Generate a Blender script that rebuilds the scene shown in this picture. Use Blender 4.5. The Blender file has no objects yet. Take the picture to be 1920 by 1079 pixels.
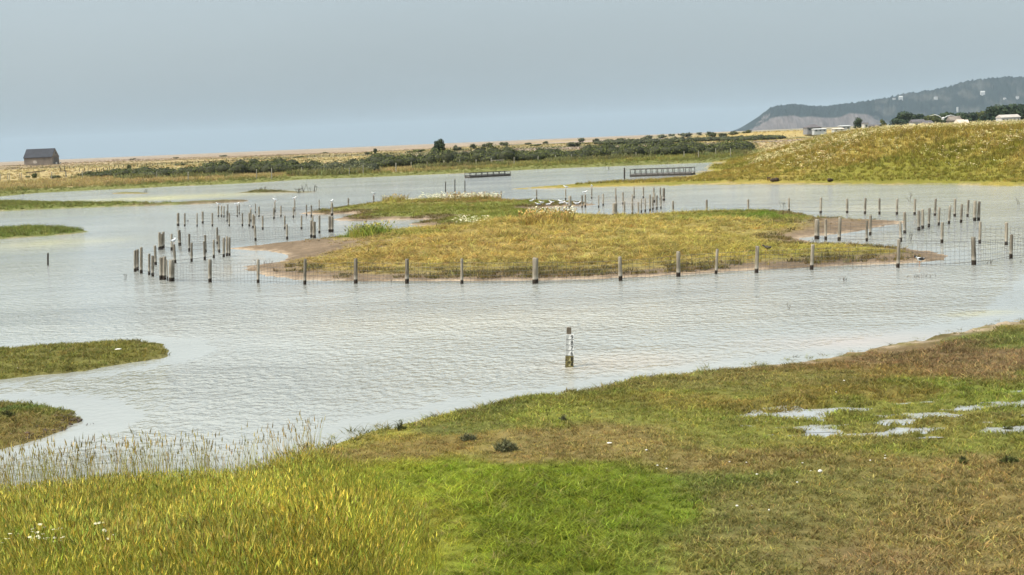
import bpy, math, random
import numpy as np
from mathutils import Matrix, Vector, Euler

random.seed(7)
ORD = ('first second third fourth fifth sixth seventh eighth ninth tenth eleventh twelfth thirteenth fourteenth fifteenth sixteenth seventeenth eighteenth nineteenth twentieth '
       'twenty-first twenty-second twenty-third twenty-fourth twenty-fifth twenty-sixth twenty-seventh twenty-eighth twenty-ninth thirtieth thirty-first thirty-second thirty-third').split()
rng = np.random.default_rng(11)
R = math.radians
scene = bpy.context.scene
COL = scene.collection

# ------------------------------------------------------------------ camera
EYE = 4.23
FPX = 2600.0            # focal length in photograph pixels (1920 wide)
ROLL = R(2.4)
PITCH = math.atan(277.5 * math.cos(ROLL) / FPX)
cam_d = bpy.data.cameras.new('camera')
cam_d.sensor_width = 36.0
cam_d.lens = 36.0 * FPX / 1920.0
cam_d.clip_start = 0.1
cam_d.clip_end = 60000
cam = bpy.data.objects.new('camera', cam_d)
COL.objects.link(cam)
CR = Matrix.Rotation(R(90) - PITCH, 3, 'X') @ Matrix.Rotation(-ROLL, 3, 'Z')
cam.matrix_world = Matrix.Translation((0, 0, EYE)) @ CR.to_4x4()
scene.camera = cam
CRn = np.array(CR)

# ------------------------------------------------------------------ light
SUN_EL, SUN_AZ = R(54), R(-112)      # azimuth from +Y (view direction), negative = to the left
world = bpy.data.worlds.new('World')
scene.world = world
world.use_nodes = True
nt = world.node_tree
nt.nodes.clear()
w_out = nt.nodes.new('ShaderNodeOutputWorld')
w_bg = nt.nodes.new('ShaderNodeBackground')
w_bg.inputs['Strength'].default_value = 0.05
sky = nt.nodes.new('ShaderNodeTexSky')
sky.sky_type = 'NISHITA'
sky.sun_disc = False
sky.sun_elevation = SUN_EL
sky.sun_rotation = SUN_AZ
sky.altitude = 5
sky.air_density = 1.0
sky.dust_density = 6.0
sky.ozone_density = 1.0
# thin even overcast veil over the clear sky (standard overcast distribution: brighter overhead)
tc = nt.nodes.new('ShaderNodeTexCoord')
sx = nt.nodes.new('ShaderNodeSeparateXYZ')
nt.links.new(tc.outputs['Generated'], sx.inputs[0])
cl = nt.nodes.new('ShaderNodeClamp')
nt.links.new(sx.outputs['Z'], cl.inputs['Value'])
mad = nt.nodes.new('ShaderNodeMath'); mad.operation = 'MULTIPLY_ADD'
mad.inputs[1].default_value = 2.0; mad.inputs[2].default_value = 1.0
nt.links.new(cl.outputs[0], mad.inputs[0])
veil = nt.nodes.new('ShaderNodeVectorMath'); veil.operation = 'SCALE'
veil.inputs[0].default_value = (2.76, 3.24, 3.44)
nt.links.new(mad.outputs[0], veil.inputs['Scale'])
mixw = nt.nodes.new('ShaderNodeMix'); mixw.data_type = 'RGBA'
mixw.inputs['Factor'].default_value = 0.60
nt.links.new(sky.outputs[0], mixw.inputs['A'])
hz = nt.nodes.new('ShaderNodeTexNoise'); hz.inputs['Scale'].default_value = 2.6; hz.inputs['Detail'].default_value = 5; hz.inputs['Roughness'].default_value = 0.5
hm = nt.nodes.new('ShaderNodeMapping'); hm.inputs['Scale'].default_value = (1, 1, 3.5)
nt.links.new(tc.outputs['Generated'], hm.inputs['Vector']); nt.links.new(hm.outputs[0], hz.inputs['Vector'])
hr_ = nt.nodes.new('ShaderNodeMapRange'); hr_.inputs['From Min'].default_value = 0.3; hr_.inputs['From Max'].default_value = 0.7; hr_.inputs['To Min'].default_value = 0.95; hr_.inputs['To Max'].default_value = 1.05
nt.links.new(hz.outputs['Fac'], hr_.inputs['Value'])
veil2 = nt.nodes.new('ShaderNodeVectorMath'); veil2.operation = 'SCALE'       # uneven thin cloud, the whole dome alike
nt.links.new(veil.outputs[0], veil2.inputs[0]); nt.links.new(hr_.outputs[0], veil2.inputs['Scale'])
nt.links.new(veil2.outputs[0], mixw.inputs['B'])
nt.links.new(mixw.outputs['Result'], w_bg.inputs['Color'])
nt.links.new(w_bg.outputs[0], w_out.inputs['Surface'])

sun_d = bpy.data.lights.new('sun', 'SUN')
sun_d.energy = 1.5
sun_d.angle = R(18)
sun_d.color = (1.0, 0.95, 0.87)
sun = bpy.data.objects.new('sun', sun_d)
COL.objects.link(sun)
sdir = Vector((math.cos(SUN_EL) * math.sin(SUN_AZ), math.cos(SUN_EL) * math.cos(SUN_AZ), math.sin(SUN_EL)))
sun.rotation_euler = sdir.to_track_quat('Z', 'Y').to_euler()
sun.location = (-20, -10, 60)

scene.view_settings.view_transform = 'Standard'
scene.view_settings.look = 'None'
scene.view_settings.exposure = 1.85
scene.view_settings.gamma = 1.0
scene.view_settings.use_curve_mapping = False
scene.render.engine = 'CYCLES'
scene.cycles.use_denoising = True
scene.cycles.max_bounces = 5
scene.cycles.diffuse_bounces = 2
scene.cycles.glossy_bounces = 2
scene.cycles.transmission_bounces = 2
scene.cycles.volume_bounces = 0
scene.cycles.transparent_max_bounces = 4

# ------------------------------------------------------------------ pixel <-> world (photograph measurements to real places)
def ray(px, py):
    px = np.asarray(px, float); py = np.asarray(py, float)
    v = np.stack([(px - 960) / FPX, -(py - 539.5) / FPX, -np.ones_like(px)], -1)
    return v @ CRn.T

def at(px, py, z=0.0):
    d = ray(px, py)
    t = (z - EYE) / d[..., 2]
    return np.array([d[..., 0] * t, d[..., 1] * t]).T if d.ndim > 1 else (float(d[0] * t), float(d[1] * t))

def at_depth(px, py, Y):
    d = ray(px, py)
    t = Y / d[1]
    return (float(d[0] * t), float(Y), float(EYE + d[2] * t))

def P(pts, z=0.0):
    a = np.array(pts, float)
    return at(a[:, 0], a[:, 1], z)

# ------------------------------------------------------------------ numeric helpers
def vnoise(x, y, seed=0):
    xi = np.floor(x).astype(np.int64); yi = np.floor(y).astype(np.int64)
    xf = x - xi; yf = y - yi
    def h(a, b):
        n = (a * 374761393 + b * 668265263 + seed * 1442695041) & 0x7fffffff
        n = ((n ^ (n >> 13)) * 1274126177) & 0x7fffffff
        return ((n ^ (n >> 16)) & 0xffff) / 65535.0
    u = xf * xf * (3 - 2 * xf); v = yf * yf * (3 - 2 * yf)
    a = h(xi, yi); b = h(xi + 1, yi); c = h(xi, yi + 1); d = h(xi + 1, yi + 1)
    return (a * (1 - u) + b * u) * (1 - v) + (c * (1 - u) + d * u) * v

def fbm(x, y, oct=4, seed=0):
    s = 0; a = 0.5; t = 0
    for i in range(oct):
        s = s + a * vnoise(x, y, seed + i * 17); t += a
        x = x * 2.03 + 5.1; y = y * 2.03 + 1.7; a *= 0.5
    return s / t            # 0..1

def smooth(a, b, x):
    t = np.clip((x - a) / (b - a), 0, 1)
    return t * t * (3 - 2 * t)

def sdf(poly, x, y):
    """signed distance to polygon, positive inside"""
    x = np.asarray(x, float); y = np.asarray(y, float)
    d2 = np.full(x.shape, 1e18); ins = np.zeros(x.shape, bool)
    n = len(poly)
    for i in range(n):
        ax, ay = poly[i]; bx, by = poly[(i + 1) % n]
        ex, ey = bx - ax, by - ay
        L = ex * ex + ey * ey + 1e-12
        t = np.clip(((x - ax) * ex + (y - ay) * ey) / L, 0, 1)
        dx = x - ax - t * ex; dy = y - ay - t * ey
        d2 = np.minimum(d2, dx * dx + dy * dy)
        c = (ay > y) != (by > y)
        if ey != 0:
            ins ^= c & (x < ex * (y - ay) / ey + ax)
    d = np.sqrt(d2)
    return np.where(ins, d, -d)

def sdf_near(poly, x, y, pad=30.0):
    """sdf evaluated only near the polygon's box; far away = -pad"""
    out = np.full(np.shape(x), -pad)
    lo = poly.min(0) - pad; hi = poly.max(0) + pad
    m = (x > lo[0]) & (x < hi[0]) & (y > lo[1]) & (y < hi[1])
    if m.any():
        out[m] = sdf(poly, x[m], y[m])
    return out

# ------------------------------------------------------------------ shorelines (traced, then laid on the water plane)
near_shore = P([(0, 930), (150, 915), (300, 905), (450, 895), (540, 872), (590, 846), (640, 828), (700, 810), (760, 796), (820, 783),
    (880, 772), (905, 765), (940, 758), (980, 753), (1040, 748), (1070, 744), (1110, 736), (1170, 723), (1240, 712), (1280, 706), (1330, 698), (1410, 688),
    (1480, 680), (1540, 670), (1600, 662), (1660, 650), (1720, 638), (1780, 625), (1830, 615), (1920, 600)])
POLY = {}
POLY['meadow'] = np.vstack([[(-60, 12.5), (-30, 14.5), (-12, 15.5)], near_shore, [(28, 64), (46, 80), (80, 95), (140, 100), (140, -20), (-60, -20)]])
isl_b = P([(0, 657), (100, 651), (180, 646), (250, 643), (300, 647), (316, 657), (308, 668), (270, 678), (200, 690), (120, 701), (50, 709), (0, 714)])
POLY['islet_b'] = np.vstack([[(-24, 28)], [(-17, 31)], isl_b, [(-16, 25.5), (-24, 24)]])
isl_c = P([(0, 756), (50, 758), (110, 764), (132, 772), (152, 790), (130, 805), (90, 818), (40, 831), (0, 843)])
POLY['islet_c'] = np.vstack([[(-18, 21.5)], [(-12, 22.6)], isl_c, [(-11, 17.6), (-18, 17)]])
POLY['islet_d'] = P([(-140, 447), (-60, 440), (0, 437), (60, 433), (120, 431), (160, 433), (168, 435), (130, 440), (60, 445), (0, 449), (-80, 455), (-140, 456)])
POLY['islet_e'] = P([(-160, 388), (-60, 384), (0, 382), (60, 381), (120, 384), (180, 384), (270, 383), (330, 382), (400, 379), (440, 377), (470, 376),
    (460, 378), (400, 381.5), (300, 385.5), (230, 387), (170, 389), (90, 392), (0, 396), (-60, 400), (-160, 404)])
POLY['islet_f'] = P([(440, 363), (470, 358.5), (505, 357.5), (540, 358), (565, 360), (590, 359.5), (600, 360.5), (560, 362), (500, 362), (465, 362.5)])
POLY['islet_g'] = P([(206, 362.5), (230, 361), (258, 360.5), (282, 362), (275, 364), (240, 364.2), (215, 364)])
POLY['island'] = P([(433, 466), (472, 462), (518, 457), (564, 453), (610, 450), (640, 446), (667, 441), (690, 437), (720, 435), (755, 434), (800, 432), (803, 427), (770, 420),
    (792, 416), (837, 411), (800, 411.5), (730, 412.5), (655, 414.5), (622, 412.5), (640, 408), (672, 403), (650, 401), (610, 403), (556, 401), (590, 397), (640, 390), (680, 384), (727, 380), (780, 378.5), (850, 377),
    (930, 376), (985, 377), (1015, 378.5), (1060, 380), (1110, 382), (1120, 384), (1085, 386.5), (1055, 387.5), (1020, 390), (995, 392.5), (1010, 396),
    (1050, 395), (1085, 396.5), (1070, 398), (1060, 400.5), (1085, 403.5), (1135, 407), (1180, 408.5), (1230, 406), (1280, 402), (1335, 400.5), (1405, 399), (1440, 397.5), (1490, 399), (1520, 405), (1540, 411), (1590, 411.5),
    (1652, 413.5), (1700, 415.5), (1657, 425), (1627, 431), (1590, 437), (1552, 440), (1500, 447), (1515, 455), (1527, 460), (1590, 462), (1652, 464), (1702, 466), (1752, 472),
    (1780, 480), (1765, 487), (1690, 494), (1615, 497), (1515, 502), (1420, 507), (1343, 511), (1272, 516), (1163, 522), (1060, 526), (1003, 527), (866, 527), (763, 527), (655, 527),
    (564, 525), (518, 521), (486, 513), (467, 507), (463, 500), (504, 494), (541, 487), (538, 479), (529, 475), (505, 470.5), (470, 469)])
spit = P([(1347, 305), (1335, 315), (1320, 322), (1295, 328), (1272, 333.5), (1235, 337.5), (1185, 340.5), (1135, 342.5), (1085, 345), (1035, 349), (997, 352), (960, 354),
    (1010, 354.5), (1060, 352.5), (1135, 350.5), (1210, 349), (1285, 347), (1360, 345.5), (1440, 346), (1600, 346), (1700, 346), (1800, 345.5), (1920, 348)])
POLY['bank'] = np.vstack([spit, [(45, 80), (80, 66), (140, 60), (160, 200), (60, 230), (34, 205)]])
POLY['bank_core'] = np.vstack([P([(1352, 304), (1345, 318), (1335, 330), (1335, 340), (1400, 344), (1440, 345), (1600, 345), (1800, 344.5), (1920, 347)]), [(45, 81), (80, 67), (140, 61), (160, 200), (60, 230), (36, 205)]])
far_shore = P([(-300, 392), (-150, 378), (0, 369), (75, 362), (175, 357), (250, 354), (325, 350), (400, 347), (480, 343), (567, 337), (680, 333.5), (780, 329), (877, 325), (960, 320.5),
    (1060, 315.5), (1160, 312), (1260, 308), (1347, 304.5)])
POLY['far'] = np.vstack([far_shore, [(40, 200), (120, 190), (400, 180), (6000, 400), (6000, 9000), (-6000, 9000), (-6000, 100), (-160, 105)]])
# puddles on the meadow
PUD_Z = 0.115
PUDDLES = [P([(1285, 772), (1330, 770), (1400, 776), (1446, 787), (1440, 796), (1380, 793), (1330, 783)], 0.12),
           P([(1480, 792), (1520, 783), (1590, 780), (1660, 778), (1720, 768), (1790, 752), (1860, 750), (1960, 756), (1970, 776), (1880, 786), (1830, 798), (1740, 800), (1640, 799), (1540, 800)], 0.12)]

TH = np.radians(np.array([-60, -40, -22, -17, -12, -6, 0, 5, 8, 9.3, 10.5, 12, 60]))
RC = np.array([520, 540, 580, 600, 680, 740, 900, 1250, 2200, 4300, 5200, 5200, 5200.0])      # ridge distance
ZC = np.array([2.3, 2.3, 2.2, 2.45, 1.9, 1.5, 2.15, 2.3, 1.4, 0.6, 0.5, 0.5, 0.5])               # ridge height
_mx, _my = at(1450, 254, 1.6)

TONGUES = [P([(425, 466), (520, 452), (630, 449), (700, 455), (745, 462), (690, 472), (620, 478), (560, 496), (480, 514), (455, 500), (545, 486)], .1), P([(1470, 442), (1500, 428), (1530, 409), (1720, 413), (1600, 440), (1500, 449)], .1)]
def height(x, y):
    x = np.asarray(x, float); y = np.asarray(y, float)
    r = np.hypot(x, y); th = np.arctan2(x, y)
    n1 = fbm(x * 0.5, y * 0.5, 4, 3) - 0.5
    n2 = fbm(x * 0.12, y * 0.12, 3, 9) - 0.5
    z = np.full(x.shape, -0.45)
    def land(sd, A, L, bump=0.06):
        wob = (fbm(x * 0.9, y * 0.9, 3, 21) - 0.5) * np.clip(0.35 + r * 0.004, 0, 1.2) + (fbm(x * 4.0, y * 4.0, 2, 23) - 0.5) * 0.35
        sd = sd + wob
        top = A * (1 - np.exp(-np.maximum(sd, 0) / L)) + bump * n1 * smooth(0, 3 * L, sd) * 2
        return np.where(sd > 0, np.maximum(top, 0.004 + 0.02 * np.minimum(sd, 1)), -0.45 * (1 - np.exp(np.minimum(sd, 0) / 1.6)))
    m = land(sdf_near(POLY['meadow'], x, y), 0.20, 2.2, 0.05)
    for pu in PUDDLES:
        s = sdf_near(pu, x, y, 12)
        nn = (fbm(x * 1.7, y * 5.0, 4, 5) - 0.5)
        rim = np.maximum(m, (PUD_Z + 0.045) * smooth(-4.5, -1.2, s))
        m = np.where(m > 0.02, rim + (PUD_Z - 0.010 + 0.30 * nn - rim) * smooth(-0.6, 0.05, s), m)
    z = np.maximum(z, m)
    for k in ('islet_b', 'islet_c'):
        z = np.maximum(z, land(sdf_near(POLY[k], x, y), 0.22, 1.0, 0.05))
    for k in ('islet_d', 'islet_e'):
        z = np.maximum(z, land(sdf_near(POLY[k], x, y), 0.45, 2.2, 0.08))
    for k in ('islet_f', 'islet_g'):
        z = np.maximum(z, land(sdf_near(POLY[k], x, y), 0.16, 2.0, 0.03))
    si = sdf_near(POLY['island'], x, y)
    zi = land(si, 0.42, 3.4, 0.10)
    zi = zi + np.where(si > 2, (fbm(x * 0.55, y * 1.3, 3, 44) - 0.5) * 0.42 * smooth(2, 6, si), 0)
    z = np.maximum(z, zi)
    z = np.maximum(z, land(sdf_near(POLY['bank'], x, y, 60), 0.25, 3.0, 0.05))
    sb = sdf_near(POLY['bank_core'], x, y, 60) + n2 * 3
    zb = 0.15 + 3.30 * smooth(-0.5, 19, sb) ** 0.9 + n2 * 0.25 * smooth(3, 15, sb)
    z = np.where(sb > 0.3, np.maximum(z, zb), z)
    # far land
    f = r > 85
    sf = np.full(x.shape, -50.0)
    if f.any():
        sf[f] = sdf(POLY['far'], x[f], y[f])
    rc = np.interp(th, TH, RC); zc = np.interp(th, TH, ZC)
    base = land(sf, 0.45, 5.0, 0.05)
    t = np.clip((r - 215) / np.maximum(rc - 215, 1), 0, 1.0)
    rise = (zc - 0.45) * t ** 0.8 + n2 * 0.5 * smooth(0.05, 0.4, t) + (fbm(x * 0.03, y * 0.03, 3, 31) - 0.5) * 1.1 * smooth(0.3, 1, t)
    mound = 2.6 * np.exp(-(((x - _mx) / 38) ** 2 + ((y - _my) / 30) ** 2) ** 2)
    drop = np.maximum(r - rc, 0) * 0.05
    zf = base + rise + mound - np.minimum(drop, 8)
    z = np.where(sf > 0, np.maximum(z, zf), np.maximum(z, base))
    return z, si, sf, sb

# ------------------------------------------------------------------ colour zones of the vegetation (blobs at measured places)
def blob(px, py, rx, ry, col, w=1.0, z=0.15):
    cx, cy = at(px, py, z)
    d = math.hypot(cx, cy)
    y0 = at(px, py + ry, z)[1]; y1 = at(px, py - ry, z)[1]
    return (cx, cy, rx * d / FPX, max(0.3, (y1 - y0) / 2), np.array(col), w)

OLIVE = (0.185, 0.165, 0.050); YEL = (0.335, 0.312, 0.058); GREEN = (0.158, 0.198, 0.020); BROWN = (0.230, 0.176, 0.062); RUST = (0.205, 0.165, 0.042)
LIME = (0.190, 0.190, 0.042); REDB = (0.185, 0.128, 0.062); STRAW = (0.330, 0.245, 0.085); DKG = (0.085, 0.125, 0.026); GOLD = (0.325, 0.250, 0.112); MUD = (0.185, 0.134, 0.085); SAND = (0.38, 0.29, 0.20)
BLOBS = [
    blob(250, 1000, 420, 130, YEL, 2.2), blob(640, 1010, 150, 120, (0.325, 0.298, 0.045), 2.2), blob(330, 915, 330, 35, (0.250, 0.240, 0.045), 1.6), blob(120, 960, 120, 30, OLIVE, 1.2),
    blob(860, 905, 220, 38, GREEN, 3.0), blob(1000, 1000, 210, 90, (0.160, 0.195, 0.022), 2.6), blob(1150, 930, 110, 50, (0.140, 0.180, 0.020), 2.4), blob(1250, 1060, 120, 50, (0.160, 0.175, 0.038), 1.6),
    blob(640, 850, 90, 18, BROWN, 1.4), blob(800, 830, 120, 20, (0.20, 0.145, 0.045), 1.2), blob(1080, 835, 150, 22, BROWN, 1.8), blob(1320, 865, 170, 20, BROWN, 1.6), blob(1180, 770, 140, 22, LIME, 1.4), blob(900, 800, 60, 16, (0.15, 0.155, 0.04), 1.0),
    blob(1400, 745, 190, 9, RUST, 1.8), blob(1650, 745, 130, 8, RUST, 1.2), blob(1350, 735, 60, 8, LIME, .8), blob(1650, 760, 120, 9, LIME, 1.2), blob(1850, 728, 120, 20, (0.165, 0.19, 0.035), 1.6), blob(1800, 670, 150, 25, REDB, 1.6), blob(1880, 640, 60, 10, (0.14, 0.155, 0.04), 1.0),
    blob(1480, 820, 220, 18, LIME, 1.5), blob(1820, 830, 160, 24, LIME, 1.4), blob(1480, 705, 150, 14, OLIVE, 1.0), blob(1650, 690, 120, 18, (0.19, 0.13, 0.04), 1.0),
    blob(1550, 930, 160, 30, OLIVE, 1.4), blob(1850, 930, 130, 50, BROWN, 1.5), blob(1780, 1000, 180, 50, (0.215, 0.165, 0.060), 1.5), blob(1660, 1055, 110, 26, REDB, 1.7), blob(1450, 1020, 140, 45, (0.15, 0.15, 0.045), 1.2), blob(1380, 900, 90, 20, (0.13, 0.15, 0.035), 1.0), blob(1500, 980, 160, 30, (0.175, 0.155, 0.05), 1.0),
    # islets
    blob(120, 675, 220, 25, (0.165, 0.155, 0.04), 2.0), blob(270, 660, 50, 14, (0.19, 0.165, 0.04), 1.2), blob(50, 790, 90, 18, (0.19, 0.15, 0.05), 2.0), blob(90, 775, 50, 14, (0.16, 0.17, 0.04), 1.2), blob(20, 775, 25, 12, DKG, 1.6),
    blob(60, 435, 140, 10, (0.140, 0.165, 0.042), 3.0), blob(70, 386, 240, 7, (0.150, 0.165, 0.045), 3.0), blob(400, 380.5, 90, 3, (0.13, 0.10, 0.055), 5.0), blob(520, 360, 90, 3, (0.13, 0.12, 0.05), 3.0),
    # island
    blob(900, 470, 320, 28, STRAW, 2.5), blob(1250, 450, 300, 28, (0.31, 0.25, 0.075), 2.5), blob(1000, 445, 260, 16, (0.33, 0.25, 0.08), 2.0), blob(1450, 470, 120, 16, (0.27, 0.23, 0.06), 2.0), blob(1640, 480, 120, 10, (0.20, 0.17, 0.045), 2.2), blob(560, 470, 90, 14, MUD, 1.6), blob(700, 475, 90, 20, (0.27, 0.205, 0.06), 1.2),
    blob(880, 398, 210, 8, (0.185, 0.195, 0.045), 3.4), blob(700, 397, 80, 8, (0.175, 0.175, 0.045), 2.6), blob(690, 443, 45, 6, (0.12, 0.18, 0.03), 2.6), blob(760, 445, 50, 6, (0.19, 0.19, 0.04), 1.2), blob(1430, 413, 80, 7, (0.125, 0.19, 0.028), 3.6), blob(1350, 410, 50, 5, (0.2, 0.19, 0.05), 1.6), blob(1000, 402, 80, 4, (0.14, 0.17, 0.035), 2.0),
    blob(740, 382, 50, 5, (0.29, 0.235, 0.07), 2.0), blob(900, 380, 90, 3, (0.24, 0.16, 0.06), 1.6), blob(1030, 385, 50, 4, (0.16, 0.165, 0.04), 2.0), blob(1025, 428, 45, 6, (0.33, 0.25, 0.075), 2.0),
    blob(880, 510, 260, 10, (0.20, 0.175, 0.055), 1.3), blob(1590, 425, 90, 10, MUD, 4.0), blob(1500, 435, 50, 7, (0.26, 0.17, 0.10), 1.5),
]

def zone_color(x, y):
    r = np.hypot(x, y)
    acc = np.zeros(x.shape + (3,)); ws = np.full(x.shape, 1e-3)
    acc += 1e-3 * np.array(OLIVE)
    jx = x + (fbm(x * 0.8, y * 0.8, 3, 61) - 0.5) * 0.09 * r; jy = y + (fbm(x * 0.8, y * 0.8, 3, 62) - 0.5) * 0.12 * r
    for cx, cy, rx, ry, col, w in BLOBS:
        q = ((jx - cx) / rx) ** 2 + ((jy - cy) / ry) ** 2
        g = w * np.exp(-1.3 * q)
        acc += g[..., None] * col; ws += g
    c = acc / ws[..., None]
    v = fbm(x * 1.3, y * 1.3, 4, 71)
    c = c * (0.78 + 0.44 * v)[..., None]
    br = smooth(0.56, 0.72, fbm(x * 0.5 + 40, y * 0.5, 4, 81))[..., None] * np.where(r < 48, 0.4, 0.15)[..., None]
    return c * (1 - br) + np.array(BROWN) * br

FAR_GREEN = np.array((0.150, 0.152, 0.045))
def far_color(x, y, sf):
    r = np.hypot(x, y); th = np.degrees(np.arctan2(x, y))
    gold = np.array(GOLD); strip = smooth(6, 13, sf + (fbm(x * .15, y * .15, 3, 5) - .5) * 8)
    wl = smooth(4, -7, th)             # golden meadow on the left, greener to the right
    c1 = gold * wl[..., None] + np.array((0.20, 0.19, 0.055)) * (1 - wl)[..., None]
    c = FAR_GREEN * (1 - strip)[..., None] + c1 * strip[..., None]
    n = fbm(x * 0.02, y * 0.045, 4, 15)
    dry = smooth(200, 300, r)
    field = gold[None] * (0.8 + 0.5 * n)[..., None]
    shing = np.array((0.29, 0.225, 0.175))
    scrub = np.array((0.11, 0.115, 0.05))
    k = smooth(0.48, 0.62, fbm(x * 0.012 + 3, y * 0.03, 4, 19)) * smooth(260, 430, r)
    f2 = field * (1 - k)[..., None] + shing * k[..., None]
    k2 = smooth(0.53, 0.60, fbm(x * 0.03 + 9, y * 0.03, 4, 29)) * smooth(280, 470, r) * (0.55 + 0.45 * smooth(-8, 3, th))
    f2 = f2 * (1 - k2)[..., None] + scrub * k2[..., None]
    top = smooth(0.62, 0.95, r / np.interp(np.radians(th), TH, RC))
    f2 = f2 * (1 - .75 * top)[..., None] + (np.array((0.255, 0.19, 0.135)) * (0.55 + 0.9 * fbm(x * .05, y * .05, 4, 77))[..., None]) * (.75 * top)[..., None]
    c = c * (1 - dry)[..., None] + f2 * dry[..., None]
    mound = np.exp(-(((x - _mx) / 40) ** 2 + ((y - _my) / 32) ** 2) ** 2)
    c = c * (1 - mound)[..., None] + np.array((0.34, 0.25, 0.09)) * mound[..., None]
    return c * (0.8 + 0.4 * fbm(x * .6, y * .6, 3, 3))[..., None]

def bank_color(x, y):
    n = fbm(x * 0.10, y * 0.16, 4, 35)[..., None]; m = fbm(x * 0.3, y * 0.5, 4, 36)[..., None]
    g = np.array((0.178, 0.164, 0.028)); o = np.array((0.262, 0.205, 0.050))
    k = smooth(0.42, 0.62, 0.6 * n + 0.4 * m)
    return (g * (1 - k) + o * k) * (0.85 + 0.3 * m)

# ------------------------------------------------------------------ material helpers
def new_mat(name):
    m = bpy.data.materials.new(name); m.use_nodes = True
    t = m.node_tree; b = t.nodes['Principled BSDF']
    return m, t, b

def N(t, kind, **kw):
    n = t.nodes.new(kind)
    for k, v in kw.items():
        setattr(n, k, v)
    return n

def noise_node(t, scale, detail=4, rough=0.55, vec=None):
    n = N(t, 'ShaderNodeTexNoise')
    n.inputs['Scale'].default_value = scale; n.inputs['Detail'].default_value = detail; n.inputs['Roughness'].default_value = rough
    if vec is not None:
        t.links.new(vec, n.inputs['Vector'])
    return n

def mix_rgb(t, a, b, fac, mode='MIX'):
    n = N(t, 'ShaderNodeMix', data_type='RGBA', blend_type=mode)
    for sock, v in (('A', a), ('B', b), ('Factor', fac)):
        if isinstance(v, (tuple, list)):
            n.inputs[sock].default_value = (*v, 1) if len(v) == 3 else v
        elif isinstance(v, (int, float)):
            n.inputs[sock].default_value = v
        else:
            t.links.new(v, n.inputs[sock])
    return n.outputs['Result']

def maprange(t, v, a, b, c=0.0, d=1.0):
    n = N(t, 'ShaderNodeMapRange')
    t.links.new(v, n.inputs['Value'])
    for k, q in zip(('From Min', 'From Max', 'To Min', 'To Max'), (a, b, c, d)):
        n.inputs[k].default_value = q
    return n.outputs['Result']

def plain_mat(name, col, rough=0.8, var=0.25, scale=3.0, bump=0.0, spec=0.3):
    m, t, b = new_mat(name)
    gp = N(t, 'ShaderNodeNewGeometry')
    n = noise_node(t, scale, 5, 0.6, gp.outputs['Position'])
    lo = tuple(c * (1 - var) for c in col); hi = tuple(min(1, c * (1 + var)) for c in col)
    t.links.new(mix_rgb(t, lo, hi, maprange(t, n.outputs['Fac'], 0.3, 0.7)), b.inputs['Base Color'])
    b.inputs['Roughness'].default_value = rough
    b.inputs['Specular IOR Level'].default_value = spec
    if bump:
        bp = N(t, 'ShaderNodeBump'); bp.inputs['Strength'].default_value = bump; bp.inputs['Distance'].default_value = 0.05
        t.links.new(n.outputs['Fac'], bp.inputs['Height']); t.links.new(bp.outputs[0], b.inputs['Normal'])
    return m

# ground: colour zones carried by the mesh, soil grain and relief procedural
def ground_material():
    m, t, b = new_mat('ground_soil_and_thatch')
    at_ = N(t, 'ShaderNodeAttribute', attribute_name='zone')
    gp = N(t, 'ShaderNodeNewGeometry')
    n1 = noise_node(t, 2.2, 8, 0.7, gp.outputs['Position'])
    n2 = noise_node(t, 14, 5, 0.7, gp.outputs['Position'])
    v = maprange(t, n1.outputs['Fac'], 0.25, 0.75, 0.62, 1.38)
    c = mix_rgb(t, at_.outputs['Color'], v, 1.0, 'MULTIPLY')
    v2 = maprange(t, n2.outputs['Fac'], 0.3, 0.7, 0.7, 1.3)
    c = mix_rgb(t, c, v2, 1.0, 'MULTIPLY')
    t.links.new(c, b.inputs['Base Color'])
    b.inputs['Roughness'].default_value = 0.95
    b.inputs['Specular IOR Level'].default_value = 0.1
    bp = N(t, 'ShaderNodeBump'); bp.inputs['Strength'].default_value = 0.8; bp.inputs['Distance'].default_value = 0.08
    ad = N(t, 'ShaderNodeMath', operation='ADD')
    t.links.new(n1.outputs['Fac'], ad.inputs[0]); t.links.new(n2.outputs['Fac'], ad.inputs[1])
    t.links.new(ad.outputs[0], bp.inputs['Height']); t.links.new(bp.outputs[0], b.inputs['Normal'])
    return m
M_GROUND = ground_material()

def link(o, parent=None):
    COL.objects.link(o)
    if parent is not None:
        o.parent = parent
    return o

def tag(o, label=None, cat=None, group=None, kind=None):
    if label: o['label'] = label
    if cat: o['category'] = cat
    if group: o['group'] = group
    if kind: o['kind'] = kind
    return o

def empty(name, loc=(0, 0, 0), rz=0.0):
    o = bpy.data.objects.new(name, None)
    o.empty_display_size = 0.2
    o.location = loc; o.rotation_euler = (0, 0, rz)
    return link(o)

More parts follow.
